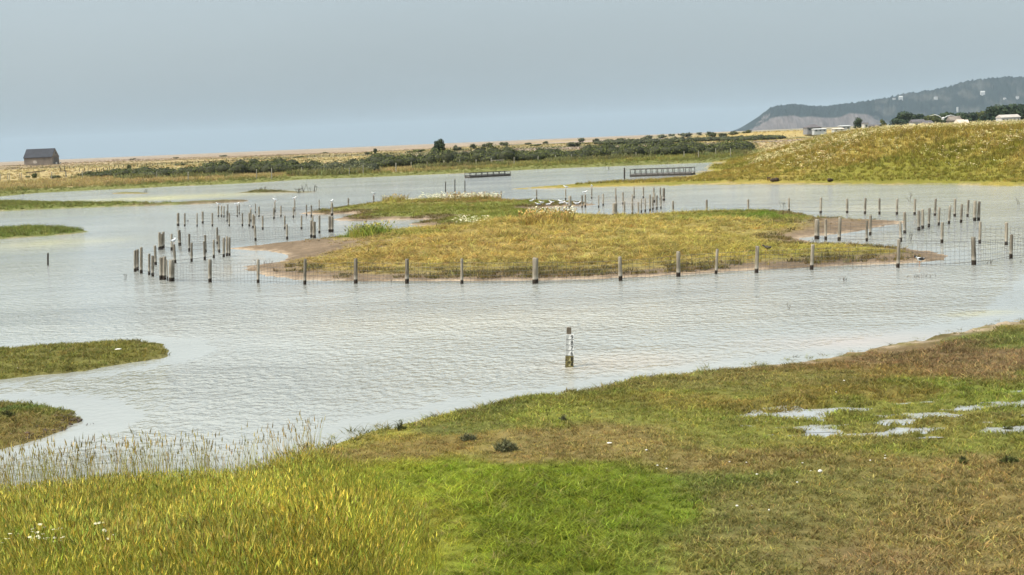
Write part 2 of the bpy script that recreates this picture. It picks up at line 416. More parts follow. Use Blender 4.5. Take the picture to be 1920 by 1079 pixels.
def np_mesh(name, co, faces, mat=None, smooth_=True, attrs=None, parent=None):
    """faces: (n,k) int array"""
    me = bpy.data.meshes.new(name)
    co = np.ascontiguousarray(co, np.float32); faces = np.ascontiguousarray(faces, np.int32)
    me.vertices.add(len(co)); me.vertices.foreach_set('co', co.ravel())
    k = faces.shape[1]
    me.loops.add(faces.size); me.loops.foreach_set('vertex_index', faces.ravel())
    me.polygons.add(len(faces))
    me.polygons.foreach_set('loop_start', np.arange(0, faces.size, k, dtype=np.int32))
    me.polygons.foreach_set('loop_total', np.full(len(faces), k, np.int32))
    if smooth_:
        me.polygons.foreach_set('use_smooth', np.ones(len(faces), bool))
    me.update(calc_edges=True)
    for nm, (typ, data) in (attrs or {}).items():
        a = me.attributes.new(nm, typ, 'POINT')
        key = {'FLOAT_COLOR': 'color', 'FLOAT': 'value', 'FLOAT_VECTOR': 'vector', 'INT': 'value'}[typ]
        a.data.foreach_set(key, np.ascontiguousarray(data).ravel())
    if mat: me.materials.append(mat)
    o = bpy.data.objects.new(name, me)
    return link(o, parent)

class MB:
    """collects simple shapes into one mesh"""
    def __init__(s):
        s.v = []; s.f = []
    def box(s, c, size, rot=None):
        i = len(s.v); sx, sy, sz = (q / 2 for q in size)
        for z in (-sz, sz):
            for (x, y) in ((-sx, -sy), (sx, -sy), (sx, sy), (-sx, sy)):
                p = Vector((x, y, z))
                if rot is not None: p = rot @ p
                s.v.append((p.x + c[0], p.y + c[1], p.z + c[2]))
        for f in ((3, 2, 1, 0), (4, 5, 6, 7), (0, 1, 5, 4), (1, 2, 6, 5), (2, 3, 7, 6), (3, 0, 4, 7)):
            s.f.append(tuple(i + q for q in f))
        return s
    def tube(s, pts, radii, n=6, cap=True):
        pts = [Vector(p) for p in pts]; base = len(s.v)
        for k, p in enumerate(pts):
            a = pts[max(0, k - 1)]; b = pts[min(len(pts) - 1, k + 1)]
            d = (b - a); d = d.normalized() if d.length > 1e-9 else Vector((0, 0, 1))
            u = d.cross(Vector((0, 0, 1)) if abs(d.z) < 0.9 else Vector((1, 0, 0))).normalized(); w = d.cross(u)
            r = radii[k] if hasattr(radii, '__len__') else radii
            for j in range(n):
                a_ = 2 * math.pi * j / n
                q = p + (u * math.cos(a_) + w * math.sin(a_)) * r
                s.v.append(tuple(q))
        for k in range(len(pts) - 1):
            for j in range(n):
                a0 = base + k * n + j; a1 = base + k * n + (j + 1) % n
                s.f.append((a0, a0 + n, a1 + n, a1))
        if cap:
            s.f.append(tuple(base + j for j in range(n)))
            e = base + (len(pts) - 1) * n
            s.f.append(tuple(e + j for j in reversed(range(n))))
        return s
    def poly(s, pts):
        i = len(s.v); s.v += [tuple(p) for p in pts]; s.f.append(tuple(range(i, i + len(pts)))); return s
    def prism(s, pts, d):
        """pts: planar loop, d: extrusion vector"""
        i = len(s.v); n = len(pts)
        s.v += [tuple(p) for p in pts] + [(p[0] + d[0], p[1] + d[1], p[2] + d[2]) for p in pts]
        s.f.append(tuple(range(i, i + n))[::-1]); s.f.append(tuple(range(i + n, i + 2 * n)))
        for k in range(n):
            k2 = (k + 1) % n
            s.f.append((i + k, i + k2, i + n + k2, i + n + k))
        return s
    def lathe(s, prof, n=12, c=(0, 0, 0)):
        base = len(s.v)
        for (r, z) in prof:
            for j in range(n):
                a = 2 * math.pi * j / n
                s.v.append((c[0] + r * math.cos(a), c[1] + r * math.sin(a), c[2] + z))
        for k in range(len(prof) - 1):
            for j in range(n):
                a0 = base + k * n + j; a1 = base + k * n + (j + 1) % n
                s.f.append((a0, a1, a1 + n, a0 + n))
        return s
    def ellipsoid(s, c, r, n=10, m=7, rot=None):
        base = len(s.v)
        for i in range(m + 1):
            ph = math.pi * i / m
            for j in range(n):
                a = 2 * math.pi * j / n
                p = Vector((r[0] * math.sin(ph) * math.cos(a), r[1] * math.sin(ph) * math.sin(a), r[2] * math.cos(ph)))
                if rot is not None: p = rot @ p
                s.v.append((p.x + c[0], p.y + c[1], p.z + c[2]))
        for i in range(m):
            for j in range(n):
                a0 = base + i * n + j; a1 = base + i * n + (j + 1) % n
                s.f.append((a0, a0 + n, a1 + n, a1))
        return s
    def mesh(s, name, mat, smooth_=False):
        me = bpy.data.meshes.new(name)
        me.from_pydata(s.v, [], s.f)
        if smooth_:
            me.polygons.foreach_set('use_smooth', [True] * len(me.polygons))
        if mat: me.materials.append(mat)
        me.update()
        return me
    def build(s, name, mat, parent=None, smooth_=False, loc=None):
        o = bpy.data.objects.new(name, s.mesh(name, mat, smooth_))
        if loc is not None: o.location = loc
        return link(o, parent)

def copy_tree(o, parent=None):
    c = o.copy(); COL.objects.link(c); c.parent = parent
    for ch in o.children:
        copy_tree(ch, c)
    return c

# ------------------------------------------------------------------ terrain sheet (split where the photo shows separate pieces of land)
rs = np.concatenate([np.exp(np.arange(math.log(6.0), math.log(320), 0.0070)), np.exp(np.arange(math.log(320.5), math.log(7000), 0.022))])
ths = np.radians(np.arange(-31, 31.001, 0.11))
RR, TT = np.meshgrid(rs, ths, indexing='ij')
GX = RR * np.sin(TT); GY = RR * np.cos(TT)
GZ, GSI, GSF, GSB = height(GX.ravel(), GY.ravel())
GZ = GZ.reshape(RR.shape)
_lr = np.log(rs)
def zat(x, y):
    """terrain height by interpolation on the sheet"""
    x = np.asarray(x, float); y = np.asarray(y, float)
    r = np.log(np.maximum(np.hypot(x, y), 6.01)); th = np.arctan2(x, y)
    fi = np.interp(r, _lr, np.arange(len(rs))); fj = np.clip((th - ths[0]) / (ths[1] - ths[0]), 0, len(ths) - 1.001)
    i = np.minimum(fi.astype(int), len(rs) - 2); j = fj.astype(int); a = fi - i; b = fj - j
    return (GZ[i, j] * (1 - a) + GZ[i + 1, j] * a) * (1 - b) + (GZ[i, j + 1] * (1 - a) + GZ[i + 1, j + 1] * a) * b

def hit(px, py, rmin=8.0):
    """first terrain (or water) point under a photograph pixel"""
    d = ray(px, py); hl = math.hypot(d[0], d[1]); d = d / hl
    s = np.exp(np.arange(math.log(rmin), math.log(6000), 0.003))
    zr = EYE + d[2] * s
    zt = np.maximum(zat(d[0] * s, d[1] * s), 0)
    k = np.nonzero(zr <= zt)[0]
    if len(k) == 0:
        k = [int(np.argmin(zr - zt))]
    s0 = s[k[0]]
    return (float(d[0] * s0), float(d[1] * s0), float(max(zat(d[0] * s0, d[1] * s0), 0)))

def terrain_colors():
    x = GX.ravel(); y = GY.ravel(); z = GZ.ravel(); r = np.hypot(x, y)
    c = zone_color(x, y) * 0.85
    fm = GSF > -1
    fc = far_color(x, y, GSF)
    c = np.where((fm & (GSF > 0))[:, None], fc, c)
    bk = (sdf_near(POLY['bank'], x, y, 60) > -2) & (GSF <= 0)
    c = np.where(bk[:, None], bank_color(x, y), c)
    # bare mud and pale shingle along the island's and the meadow's waterline
    n = fbm(x * 0.6, y * 0.6, 4, 51)
    mud = smooth(0.17, 0.10, z + (n - 0.5) * 0.12) * (GSI > -4)
    for tg in TONGUES:
        mud = np.maximum(mud, smooth(-1.0, 1.2, sdf_near(tg, x, y, 10) + (n - .5) * 3) * (GSI > -4))
    c = c * (1 - mud)[:, None] + (np.array(MUD) * (0.7 + 0.6 * n)[:, None]) * mud[:, None]
    sand = smooth(0.055, 0.01, z) * (GSF <= 0)
    n3 = fbm(x * 2.5, y * 2.5, 3, 52)
    sand = sand * smooth(0.35, 0.55, n3 * .5 + n * .5) * np.where(GSI > -4, 1.0, np.where(r < 60, 0.12 + 0.88 * smooth(2.5, 7, x), 0.5))
    c = c * (1 - sand)[:, None] + np.array(SAND) * sand[:, None]
    # pinkish sand strip on the right-hand near shore
    return np.concatenate([c, np.ones((len(c), 1))], 1)
TC = terrain_colors()
nI, nJ = RR.shape
idx = np.arange(nI * nJ).reshape(nI, nJ)
quads = np.stack([idx[:-1, :-1], idx[:-1, 1:], idx[1:, 1:], idx[1:, :-1]], -1).reshape(-1, 4)
qc = quads[:, 0]
xq, yq = GX.ravel()[qc], GY.ravel()[qc]
own = np.zeros(len(quads), int)
REG = [('island', 1), ('islet_b', 2), ('islet_c', 3), ('islet_d', 4), ('islet_e', 5), ('islet_f', 6), ('islet_g', 7), ('bank', 8)]
for k, i in REG:
    pad = 2.2 if k != 'bank' else 2.0
    own[(sdf_near(POLY[k], xq, yq, 40) > -pad) & (own == 0) & (sdf_near(POLY['meadow'], xq, yq, 40) < -1) & (GSF[qc] < -1)] = i
ALLV = np.stack([GX.ravel(), GY.ravel(), GZ.ravel()], 1)
def terrain_piece(name, i):
    q = quads[own == i]
    u, inv = np.unique(q, return_inverse=True)
    o = np_mesh(name, ALLV[u], inv.reshape(-1, 4), M_GROUND, True, {'zone': ('FLOAT_COLOR', TC[u].astype(np.float32))})
    return tag(o, kind='structure')
terrain_piece('ground', 0)
for (k, i), nm in zip(REG, ('island_terrain', 'islet_terrain', 'islet_terrain', 'islet_terrain', 'islet_terrain', 'mudbank_terrain', 'mudbank_terrain', 'embankment_terrain')):
    terrain_piece(nm, i)

# ------------------------------------------------------------------ water
def water_material(name, body=(0.300, 0.305, 0.272), fine=1.0, scum=True):
    m, t, b = new_mat(name)
    gp = N(t, 'ShaderNodeNewGeometry')
    def mp(sx, sy, rz=0.0):
        n = N(t, 'ShaderNodeMapping'); n.inputs['Scale'].default_value = (sx, sy, 1); n.inputs['Rotation'].default_value = (0, 0, rz)
        t.links.new(gp.outputs['Position'], n.inputs['Vector']); return n.outputs[0]
    at_ = N(t, 'ShaderNodeAttribute', attribute_name='scum')
    calm = noise_node(t, 1.0, 4, 0.55, mp(0.022, 0.075, 0.08))
    calm_f = maprange(t, calm.outputs['Fac'], 0.36, 0.56, 0.30, 1.05)
    w1 = noise_node(t, 1.0, 2, 0.5, mp(5.2, 4.0, 0.3))
    w2 = noise_node(t, 1.0, 2, 0.5, mp(13.0, 8.0, -0.3))
    w3 = noise_node(t, 1.0, 2, 0.5, mp(0.55, 0.85, 0.25))
    def mul(a, k):
        n = N(t, 'ShaderNodeMath', operation='MULTIPLY'); t.links.new(a, n.inputs[0])
        if isinstance(k, float): n.inputs[1].default_value = k
        else: t.links.new(k, n.inputs[1])
        return n.outputs[0]
    def add(a, c):
        n = N(t, 'ShaderNodeMath', operation='ADD'); t.links.new(a, n.inputs[0]); t.links.new(c, n.inputs[1]); return n.outputs[0]
    h = add(add(mul(w1.outputs['Fac'], 0.130), mul(w2.outputs['Fac'], 0.032)), mul(w3.outputs['Fac'], 0.13))
    zero = N(t, 'ShaderNodeMath', operation='SUBTRACT'); t.links.new(h, zero.inputs[0]); zero.inputs[1].default_value = 0.146; h = zero.outputs[0]
    h = mul(h, calm_f)
    if scum:
        le = N(t, 'ShaderNodeAttribute', attribute_name='lee')
        h = mul(h, maprange(t, le.outputs['Fac'], 0, 1, 1.0, 0.10))
    bp = N(t, 'ShaderNodeBump'); bp.inputs['Strength'].default_value = fine; bp.inputs['Distance'].default_value = 1.0
    t.links.new(h, bp.inputs['Height']); t.links.new(bp.outputs[0], b.inputs['Normal'])
    tn = noise_node(t, 1.0, 4, 0.6, mp(0.06, 0.12))
    c = mix_rgb(t, tuple(q * 0.85 for q in body), tuple(q * 1.15 for q in body), maprange(t, tn.outputs['Fac'], 0.35, 0.65))
    if scum: c = mix_rgb(t, c, at_.outputs['Color'], at_.outputs['Alpha'])
    t.links.new(c, b.inputs['Base Color'])
    b.inputs['Roughness'].default_value = 0.08
    b.inputs['IOR'].default_value = 1.333
    b.inputs['Specular IOR Level'].default_value = 0.5
    return m
M_WATER = water_material('turbid_wind_rippled_water')
wr = np.exp(np.arange(math.log(8.0), math.log(330), 0.016)); wt = np.radians(np.arange(-31, 31.01, 0.3))
WR, WT = np.meshgrid(wr, wt, indexing='ij')
wx = (WR * np.sin(WT)).ravel(); wy = (WR * np.cos(WT)).ravel()
scum = np.zeros((len(wx), 4))
for (px, py, rx, ry, col, a) in [(290, 372, 200, 5, (0.62, 0.58, 0.28), 0.75), (120, 455, 110, 7, (0.55, 0.50, 0.26), 0.5), (470, 500, 60, 14, (0.50, 0.42, 0.30), 0.5), (1180, 380, 60, 8, (0.45, 0.36, 0.26), 0.5),
        (1840, 588, 60, 4, (0.48, 0.42, 0.16), 0.6), (1180, 680, 160, 20, (0.42, 0.34, 0.25), 0.4), (1650, 640, 200, 16, (0.45, 0.36, 0.29), 0.6), (560, 400, 90, 6, (0.44, 0.36, 0.28), 0.4), (1620, 390, 120, 10, (0.50, 0.46, 0.36), 0.4), (900, 600, 500, 30, (0.46, 0.42, 0.32), 0.3)]:
    cx, cy, ax, ay, c_, _ = blob(px, py, rx, ry, col, 1, 0)
    nn = fbm(wx * 0.5, wy * 0.5, 3, 5)
    g = a * np.exp(-(((wx - cx) / ax) ** 2 + ((wy - cy) / ay) ** 2)) * (0.4 + 1.2 * nn)
    k = g > scum[:, 3]
    scum[k, :3] = c_; scum[k, 3] = g[k]
wi = np.arange(len(wx)).reshape(WR.shape)
wq = np.stack([wi[:-1, :-1], wi[:-1, 1:], wi[1:, 1:], wi[1:, :-1]], -1).reshape(-1, 4)
# sheltered strips along the lee shores stay smooth
lee = np.zeros(len(wx)); ln = fbm(wx * 0.25, wy * 0.25, 3, 8)
for k_, L_ in (('meadow', 1.8), ('island', 2.6), ('islet_b', .9), ('islet_c', .9), ('islet_e', 4.0), ('bank', 3.0)):
    sd_ = sdf_near(POLY[k_], wx, wy, 30)
    lee = np.maximum(lee, np.exp(np.minimum(sd_, 0) / (L_ * (0.4 + 1.2 * ln))))
lee[np.hypot(wx, wy) > 130] *= .4
water = np_mesh('water', np.stack([wx, wy, np.zeros_like(wx)], 1), wq, M_WATER, True, {'scum': ('FLOAT_COLOR', scum.astype(np.float32)), 'lee': ('FLOAT', lee.astype(np.float32))})
tag(water, kind='structure')
M_PUD = water_material('still_puddle_water', (0.34, 0.35, 0.34), 0.10, False)
for ip_, pu in enumerate(PUDDLES):
    c0 = pu.mean(0)
    ring = [(p[0] + math.copysign(.8, p[0] - c0[0]), p[1] + math.copysign(.65, p[1] - c0[1]), PUD_Z - .005 * ip_) for p in pu]
    o = MB().poly(ring).build('puddle_water', M_PUD)
    tag(o, kind='structure')
# open sea behind the shingle ridge
M_SEA = water_material('open_sea', (0.16, 0.20, 0.21), 0.6, False)
o = MB().poly([(-14000, 300, -1.2), (14000, 300, -1.2), (14000, 15000, -1.2), (-14000, 15000, -1.2)]).build('sea_water', M_SEA)
tag(o, kind='structure')

# ------------------------------------------------------------------ grass: tufts scattered as stuff
def blade_material(name, trans=0.35, rough=0.6):
    m = bpy.data.materials.new(name); m.use_nodes = True
    t = m.node_tree; t.nodes.clear()
    out = N(t, 'ShaderNodeOutputMaterial')
    tint = N(t, 'ShaderNodeAttribute', attribute_type='INSTANCER', attribute_name='tint')
    bl = N(t, 'ShaderNodeAttribute', attribute_name='blade')
    c = mix_rgb(t, tint.outputs['Color'], bl.outputs['Color'], 1.0, 'MULTIPLY')
    d = N(t, 'ShaderNodeBsdfPrincipled'); d.inputs['Roughness'].default_value = rough; d.inputs['Specular IOR Level'].default_value = 0.12
    tr = N(t, 'ShaderNodeBsdfTranslucent')
    t.links.new(c, d.inputs['Base Color']); t.links.new(c, tr.inputs['Color'])
    mx = N(t, 'ShaderNodeMixShader'); mx.inputs[0].default_value = trans
    t.links.new(d.outputs[0], mx.inputs[1]); t.links.new(tr.outputs[0], mx.inputs[2]); t.links.new(mx.outputs[0], out.inputs['Surface'])
    return m
M_BLADE = blade_material('grass_blades')

def tuft_mesh(name, n, h, rad, width, lean, seed, head=0.0, segs=2):
    """n blades around the origin; head>0 adds a seed head on that share of the blades"""
    rg = random.Random(seed)
    v = []; f = []; col = []
    for _ in range(n):
        a = rg.uniform(0, 6.283); q = rad * math.sqrt(rg.random())
        x0, y0 = q * math.cos(a), q * math.sin(a)
        hh = h * rg.uniform(0.6, 1.15); la = rg.uniform(0, 6.283); lo = lean * hh * rg.uniform(0.3, 1.3)
        wdt = width * rg.uniform(0.7, 1.3); fa = rg.uniform(0, 3.1416)
        wx_, wy_ = math.cos(fa) * wdt / 2, math.sin(fa) * wdt / 2
        shade = rg.uniform(0.55, 1.5); yel = rg.uniform(0.88, 1.12)
        cc = (shade * yel, shade, shade * rg.uniform(0.7, 1.1), 1)
        base = len(v)
        for k in range(segs + 1):
            t = k / segs
            px_, py_ = x0 + math.cos(la) * lo * t * t, y0 + math.sin(la) * lo * t * t
            pz = hh * (t - 0.25 * lean * t * t)
            tw = (1 - t) ** 0.6
            if k < segs:
                v += [(px_ - wx_ * tw, py_ - wy_ * tw, pz), (px_ + wx_ * tw, py_ + wy_ * tw, pz)]; col += [cc, cc]
            else:
                v += [(px_, py_, pz)]; col += [cc]
        for k in range(segs - 1):
            b = base + 2 * k
            f += [(b, b + 1, b + 3), (b, b + 3, b + 2)]
        b = base + 2 * (segs - 1)
        f += [(b, b + 1, b + 2)]
        if rg.random() < head:
            tip = v[-1]; hb = len(v); hl = h * 0.15; hw = width * 0.85
            hc = (1.2 * shade, 1.08 * shade, 1.1 * shade, 1)
            dx, dy = math.cos(la) * lean * hl, math.sin(la) * lean * hl
            v += [(tip[0] - hw, tip[1], tip[2] - hl * .1), (tip[0] + dx * .5, tip[1] + hw, tip[2] + hl * .35), (tip[0] + hw, tip[1], tip[2] - hl * .1), (tip[0] + dx, tip[1] + dy, tip[2] + hl)]
            col += [hc] * 4
            f += [(hb, hb + 2, hb + 3), (hb, hb + 1, hb + 3), (hb + 1, hb + 2, hb + 3)]
    me = bpy.data.meshes.new(name); me.from_pydata(v, [], f)
    a = me.attributes.new('blade', 'FLOAT_COLOR', 'POINT'); a.data.foreach_set('color', np.array(col, np.float32).ravel())
    me.materials.append(M_BLADE)
    return me

def flower_mesh(name, n, h, rad, size, seed):
    """stalks with small flat umbels / ray flowers"""
    rg = random.Random(seed); v = []; f = []; col = []
    for _ in range(n):
        a = rg.uniform(0, 6.283); q = rad * math.sqrt(rg.random()); x, y = q * math.cos(a), q * math.sin(a); hh = h * rg.uniform(.75, 1.2)
        b = len(v); v += [(x - .012, y, 0), (x + .012, y, 0), (x, y, hh)]; col += [(0.35, 0.36, 0.10, 1)] * 3; f.append((b, b + 1, b + 2))
        s = size * rg.uniform(.6, 1.3); ti = rg.uniform(-.5, .5); tj = rg.uniform(-.7, .3)
        b = len(v); v.append((x, y, hh + s * .25)); col.append((1.0, 0.9, 0.5, 1))
        for k in range(7):
            an = 6.283 * k / 7; rr = s * rg.uniform(.75, 1.1)
            cx, cy = rr * math.cos(an), rr * math.sin(an)
            v.append((x + cx, y + cy, hh + cx * ti + cy * tj)); col.append((1, 1, .96, 1))
        for k in range(7):
            f.append((b, b + 1 + k, b + 1 + (k + 1) % 7))
    me = bpy.data.meshes.new(name); me.from_pydata(v, [], f)
    a = me.attributes.new('blade', 'FLOAT_COLOR', 'POINT'); a.data.foreach_set('color', np.array(col, np.float32).ravel())
    me.materials.append(M_BLADE)
    return me

def tuft_collection(name, meshes):
    c = bpy.data.collections.new(name)
    for m in meshes:
        c.objects.link(bpy.data.objects.new(m.name, m))
    return c

def scatter_group():
    g = bpy.data.node_groups.new('scatter_tufts', 'GeometryNodeTree')
    g.interface.new_socket('Geometry', in_out='INPUT', socket_type='NodeSocketGeometry')
    g.interface.new_socket('Tufts', in_out='INPUT', socket_type='NodeSocketCollection')
    g.interface.new_socket('Geometry', in_out='OUTPUT', socket_type='NodeSocketGeometry')
    gi = g.nodes.new('NodeGroupInput'); go = g.nodes.new('NodeGroupOutput')
    ci = g.nodes.new('GeometryNodeCollectionInfo'); ci.inputs['Separate Children'].default_value = True; ci.inputs['Reset Children'].default_value = True
    ip = g.nodes.new('GeometryNodeInstanceOnPoints'); ip.inputs['Pick Instance'].default_value = True
    def na(nm, typ):
        n = g.nodes.new('GeometryNodeInputNamedAttribute'); n.data_type = typ; n.inputs['Name'].default_value = nm; return n.outputs['Attribute']
    er = g.nodes.new('FunctionNodeEulerToRotation')
    g.links.new(na('rot', 'FLOAT_VECTOR'), er.inputs[0])
    g.links.new(gi.outputs['Geometry'], ip.inputs['Points']); g.links.new(gi.outputs['Tufts'], ci.inputs['Collection'])
    g.links.new(ci.outputs[0], ip.inputs['Instance']); g.links.new(na('var', 'INT'), ip.inputs['Instance Index'])
    g.links.new(er.outputs[0], ip.inputs['Rotation']); g.links.new(na('scl', 'FLOAT_VECTOR'), ip.inputs['Scale'])
    g.links.new(ip.outputs[0], go.inputs['Geometry'])
    return g
SG = scatter_group()

def scatter(name, x, y, tint, coll, scl, label, cat, zoff=-0.02, tilt=0.12, sxy=None, z=None):
    n = len(x)
    if z is None: z = zat(x, y)
    co = np.stack([x, y, z + zoff], 1)
    rot = np.stack([rng.normal(0, tilt, n), rng.normal(0, tilt, n), rng.uniform(0, 6.283, n)], 1)
    s3 = np.stack([scl if sxy is None else sxy, scl if sxy is None else sxy, scl], 1)
    me = bpy.data.meshes.new(name)
    me.vertices.add(n); me.vertices.foreach_set('co', co.astype(np.float32).ravel())
    for nm, typ, key, data in (('rot', 'FLOAT_VECTOR', 'vector', rot), ('scl', 'FLOAT_VECTOR', 'vector', s3), ('var', 'INT', 'value', rng.integers(0, len(coll.objects), n)),
                               ('tint', 'FLOAT_COLOR', 'color', np.concatenate([tint, np.ones((n, 1))], 1))):
        a = me.attributes.new(nm, typ, 'POINT')
        a.data.foreach_set(key, np.ascontiguousarray(data, np.int32 if typ == 'INT' else np.float32).ravel())
    o = link(bpy.data.objects.new(name, me))
    md = o.modifiers.new('scatter', 'NODES'); md.node_group = SG
    md[[i.identifier for i in SG.interface.items_tree if i.name == 'Tufts'][0]] = coll
    return tag(o, label, cat, kind='stuff')

def sample(poly, dens, ang=26.0, rmax=1e9):
    """random points inside a polygon, limited to directions within +-ang of the view; dens may be a number or f(r)"""
    lo = poly.min(0); hi = poly.max(0)
    lo = np.maximum(lo, (-1e4, 5.0))
    dmax = dens if not callable(dens) else dens(np.array([max(6.0, lo[1])]))[0]
    area = (hi[0] - lo[0]) * (hi[1] - lo[1])
    out = []
    n = int(area * dmax)
    for s in range(0, n, 400000):
        k = min(400000, n - s)
        x = rng.uniform(lo[0], hi[0], k); y = rng.uniform(lo[1], hi[1], k)
        m = (np.abs(np.degrees(np.arctan2(x, y))) < ang) & (np.hypot(x, y) < rmax)
        x, y = x[m], y[m]
        if callable(dens):
            m = rng.random(len(x)) < dens(np.hypot(x, y)) / dmax
            x, y = x[m], y[m]
        m = sdf(poly, x, y) > 0
        out.append((x[m], y[m]))
    return np.concatenate([o[0] for o in out]), np.concatenate([o[1] for o in out])

def jitter_tint(c, a=0.18):
    n = len(c)
    k = rng.normal(1, a, (n, 1)).clip(0.5, 1.6)
    h = rng.normal(1, 0.06, (n, 3)).clip(0.8, 1.25)
    c = np.where((rng.random(n) < 0.10)[:, None], c * 0.45 + np.array((0.24, 0.20, 0.09)) * 0.6, c)
    return np.clip(c * k * h, 0.01, 0.9)

T_TURF = tuft_collection('turf_tufts', [tuft_mesh('turf_tuft_%d' % i, 15, 0.09, 0.085, 0.014, 1.1, 100 + i) for i in range(5)])
T_LUSH = tuft_collection('lush_tufts', [tuft_mesh('lush_tuft_%d' % i, 18, 0.20, 0.085, 0.015, 1.2, 200 + i, segs=3) for i in range(5)])
T_TALL = tuft_collection('tall_tufts', [tuft_mesh('tall_tuft_%d' % i, 20, 0.50, 0.11, 0.0065, 0.45, 300 + i, head=0.3, segs=3) for i in range(5)])
T_REED = tuft_collection('reed_tufts', [tuft_mesh('reed_tuft_%d' % i, 5, 0.62, 0.12, 0.009, 0.22, 400 + i, head=0.8, segs=3) for i in range(5)])
T_MAT = tuft_collection('matted_tufts', [tuft_mesh('matted_tuft_%d' % i, 20, 0.26, 0.20, 0.030, 1.7, 500 + i, segs=3) for i in range(6)])
T_COARSE = tuft_collection('coarse_tufts', [tuft_mesh('coarse_tuft_%d' % i, 16, 0.45, 0.22, 0.035, 0.6, 600 + i, head=0.2) for i in range(5)])
T_FLOWER = tuft_collection('flower_heads', [flower_mesh('flower_spray_%d' % i, 5, 0.5, 0.28, 0.042, 700 + i) for i in range(5)])
T_FAR = tuft_collection('far_tufts', [tuft_mesh('far_tuft_%d' % i, 18, 0.7, 0.6, 0.09, 0.6, 800 + i) for i in range(5)])

# zones of the near meadow
ZT = P([(-120, 1079), (-120, 925), (0, 926), (150, 912), (300, 903), (450, 893), (540, 872), (600, 862), (640, 872), (690, 905), (750, 940), (790, 985), (825, 1079), (840, 1200), (-150, 1200)], 0.1)
ZL = P([(600, 866), (700, 856), (900, 866), (1050, 870), (1180, 888), (1245, 920), (1270, 965), (1300, 1079), (1340, 1200), (800, 1200), (800, 985), (750, 930), (690, 895), (640, 868)], 0.1)
MEAD = POLY['meadow']
mx_, my_ = sample(MEAD, lambda r: 170 * np.clip(20 / r, 0.15, 1.0) ** 1.2, 25, 75)
mz = zat(mx_, my_)
st = sdf(ZT, mx_, my_); sl = sdf(ZL, mx_, my_)
inpud = np.max([sdf(p, mx_, my_) for p in PUDDLES], 0)
bare = fbm(mx_ * 0.9, my_ * 0.9, 3, 91)
edge = mz > 0.008 + 0.10 * bare * smooth(2.0, 7.0, mx_) * (mx_ > 0)
keep = edge & (st < 0.15) & (sl < 0.1) & ((mz > PUD_Z + 0.004) | (inpud < -0.8) | (rng.random(len(mx_)) < 0.6)) & (rng.random(len(mx_)) < smooth(0.15, 0.35, bare) * .35 + .65)
x, y = mx_[keep], my_[keep]
rr = np.hypot(x, y)
sc_ = (0.55 + 0.9 * fbm(x * 0.7, y * 0.7, 3, 14)) * np.clip(rr / 22, 0.9, 1.8)
scatter('meadow_turf', x, y, jitter_tint(zone_color(x, y) * 1.2 * (0.6 + 0.8 * fbm(x * 2.0, y * 1.5, 4, 57))[:, None], .28), T_TURF, sc_, 'short patchy olive and brown turf covering the near meadow', 'grass')
k = (sl > -0.25 + 0.5 * rng.random(len(sl))) & (st < 0.3) & edge
x, y = mx_[k], my_[k]
sc_ = (0.35 + 0.6 * fbm(x * 0.9, y * 0.9, 3, 24)) * (0.5 + 0.5 * smooth(-0.3, 0.8, sl[k]))
scatter('lush_grass', x, y, jitter_tint(zone_color(x, y) * 1.2 * (0.65 + 0.7 * fbm(x * 1.4, y * 1.1, 4, 56))[:, None], .25), T_LUSH, sc_, 'bright green lush grass patch in the middle of the near meadow', 'grass')
tx, ty = sample(ZT, 190, 27)
st2 = sdf(ZT, tx, ty)
zt_ = zat(tx, ty); k = (zt_ > 0.0) & (rng.random(len(tx)) < smooth(-0.1, 0.5, st2) * .7 + .3)
x, y = tx[k], ty[k]
sc_ = (0.5 + 0.85 * fbm(x * 0.6, y * 0.6, 3, 33)) * (0.6 + 0.4 * smooth(0, 1.2, st2[k]))
gv = np.where((rng.random(len(x)) < .35)[:, None], np.array((0.74, 0.95, 0.95)), np.array((1.0, 1.0, 1.0)))
scatter('tall_grass', x, y, jitter_tint(gv * zone_color(x, y) * 1.25 * (0.62 + 0.76 * fbm(x * 1.1, y * 0.9, 4, 55))[:, None], .22), T_TALL, sc_, 'tall yellow green grass filling the lower left corner of the meadow', 'grass', tilt=0.14)
cxy = [at(a, b, .35) for a, b in ((60, 1062), (85, 1050), (110, 1046), (95, 1072), (30, 1070), (120, 1060), (190, 1042), (75, 1040), (215, 1060))]
x = np.array([c[0] for c in cxy]); y = np.array([c[1] for c in cxy])
scatter('meadow_flowers', x, y, np.tile(np.array((0.75, 0.73, 0.60)), (len(x), 1)), T_FLOWER, rng.uniform(.34, .42, len(x)), 'small white umbel flowers in the tall grass at the lower left', 'flowers', z=zat(x, y) + .30)
# reeds standing in the shallow margin
ZR = P([(-80, 925), (0, 893), (120, 884), (260, 872), (420, 872), (540, 862), (600, 848), (600, 862), (540, 880), (450, 905), (300, 915), (150, 925), (0, 940)], 0.0)
x, y = sample(ZR, 48, 27)
scatter('margin_reeds', x, y, jitter_tint(np.tile(np.array((0.31, 0.27, 0.09)), (len(x), 1)), .25), T_REED, rng.uniform(0.5, 0.98, len(x)), 'sparse brown seed headed reeds standing in the shallow water margin', 'reeds', tilt=0.07, z=np.maximum(zat(x, y), -0.06))
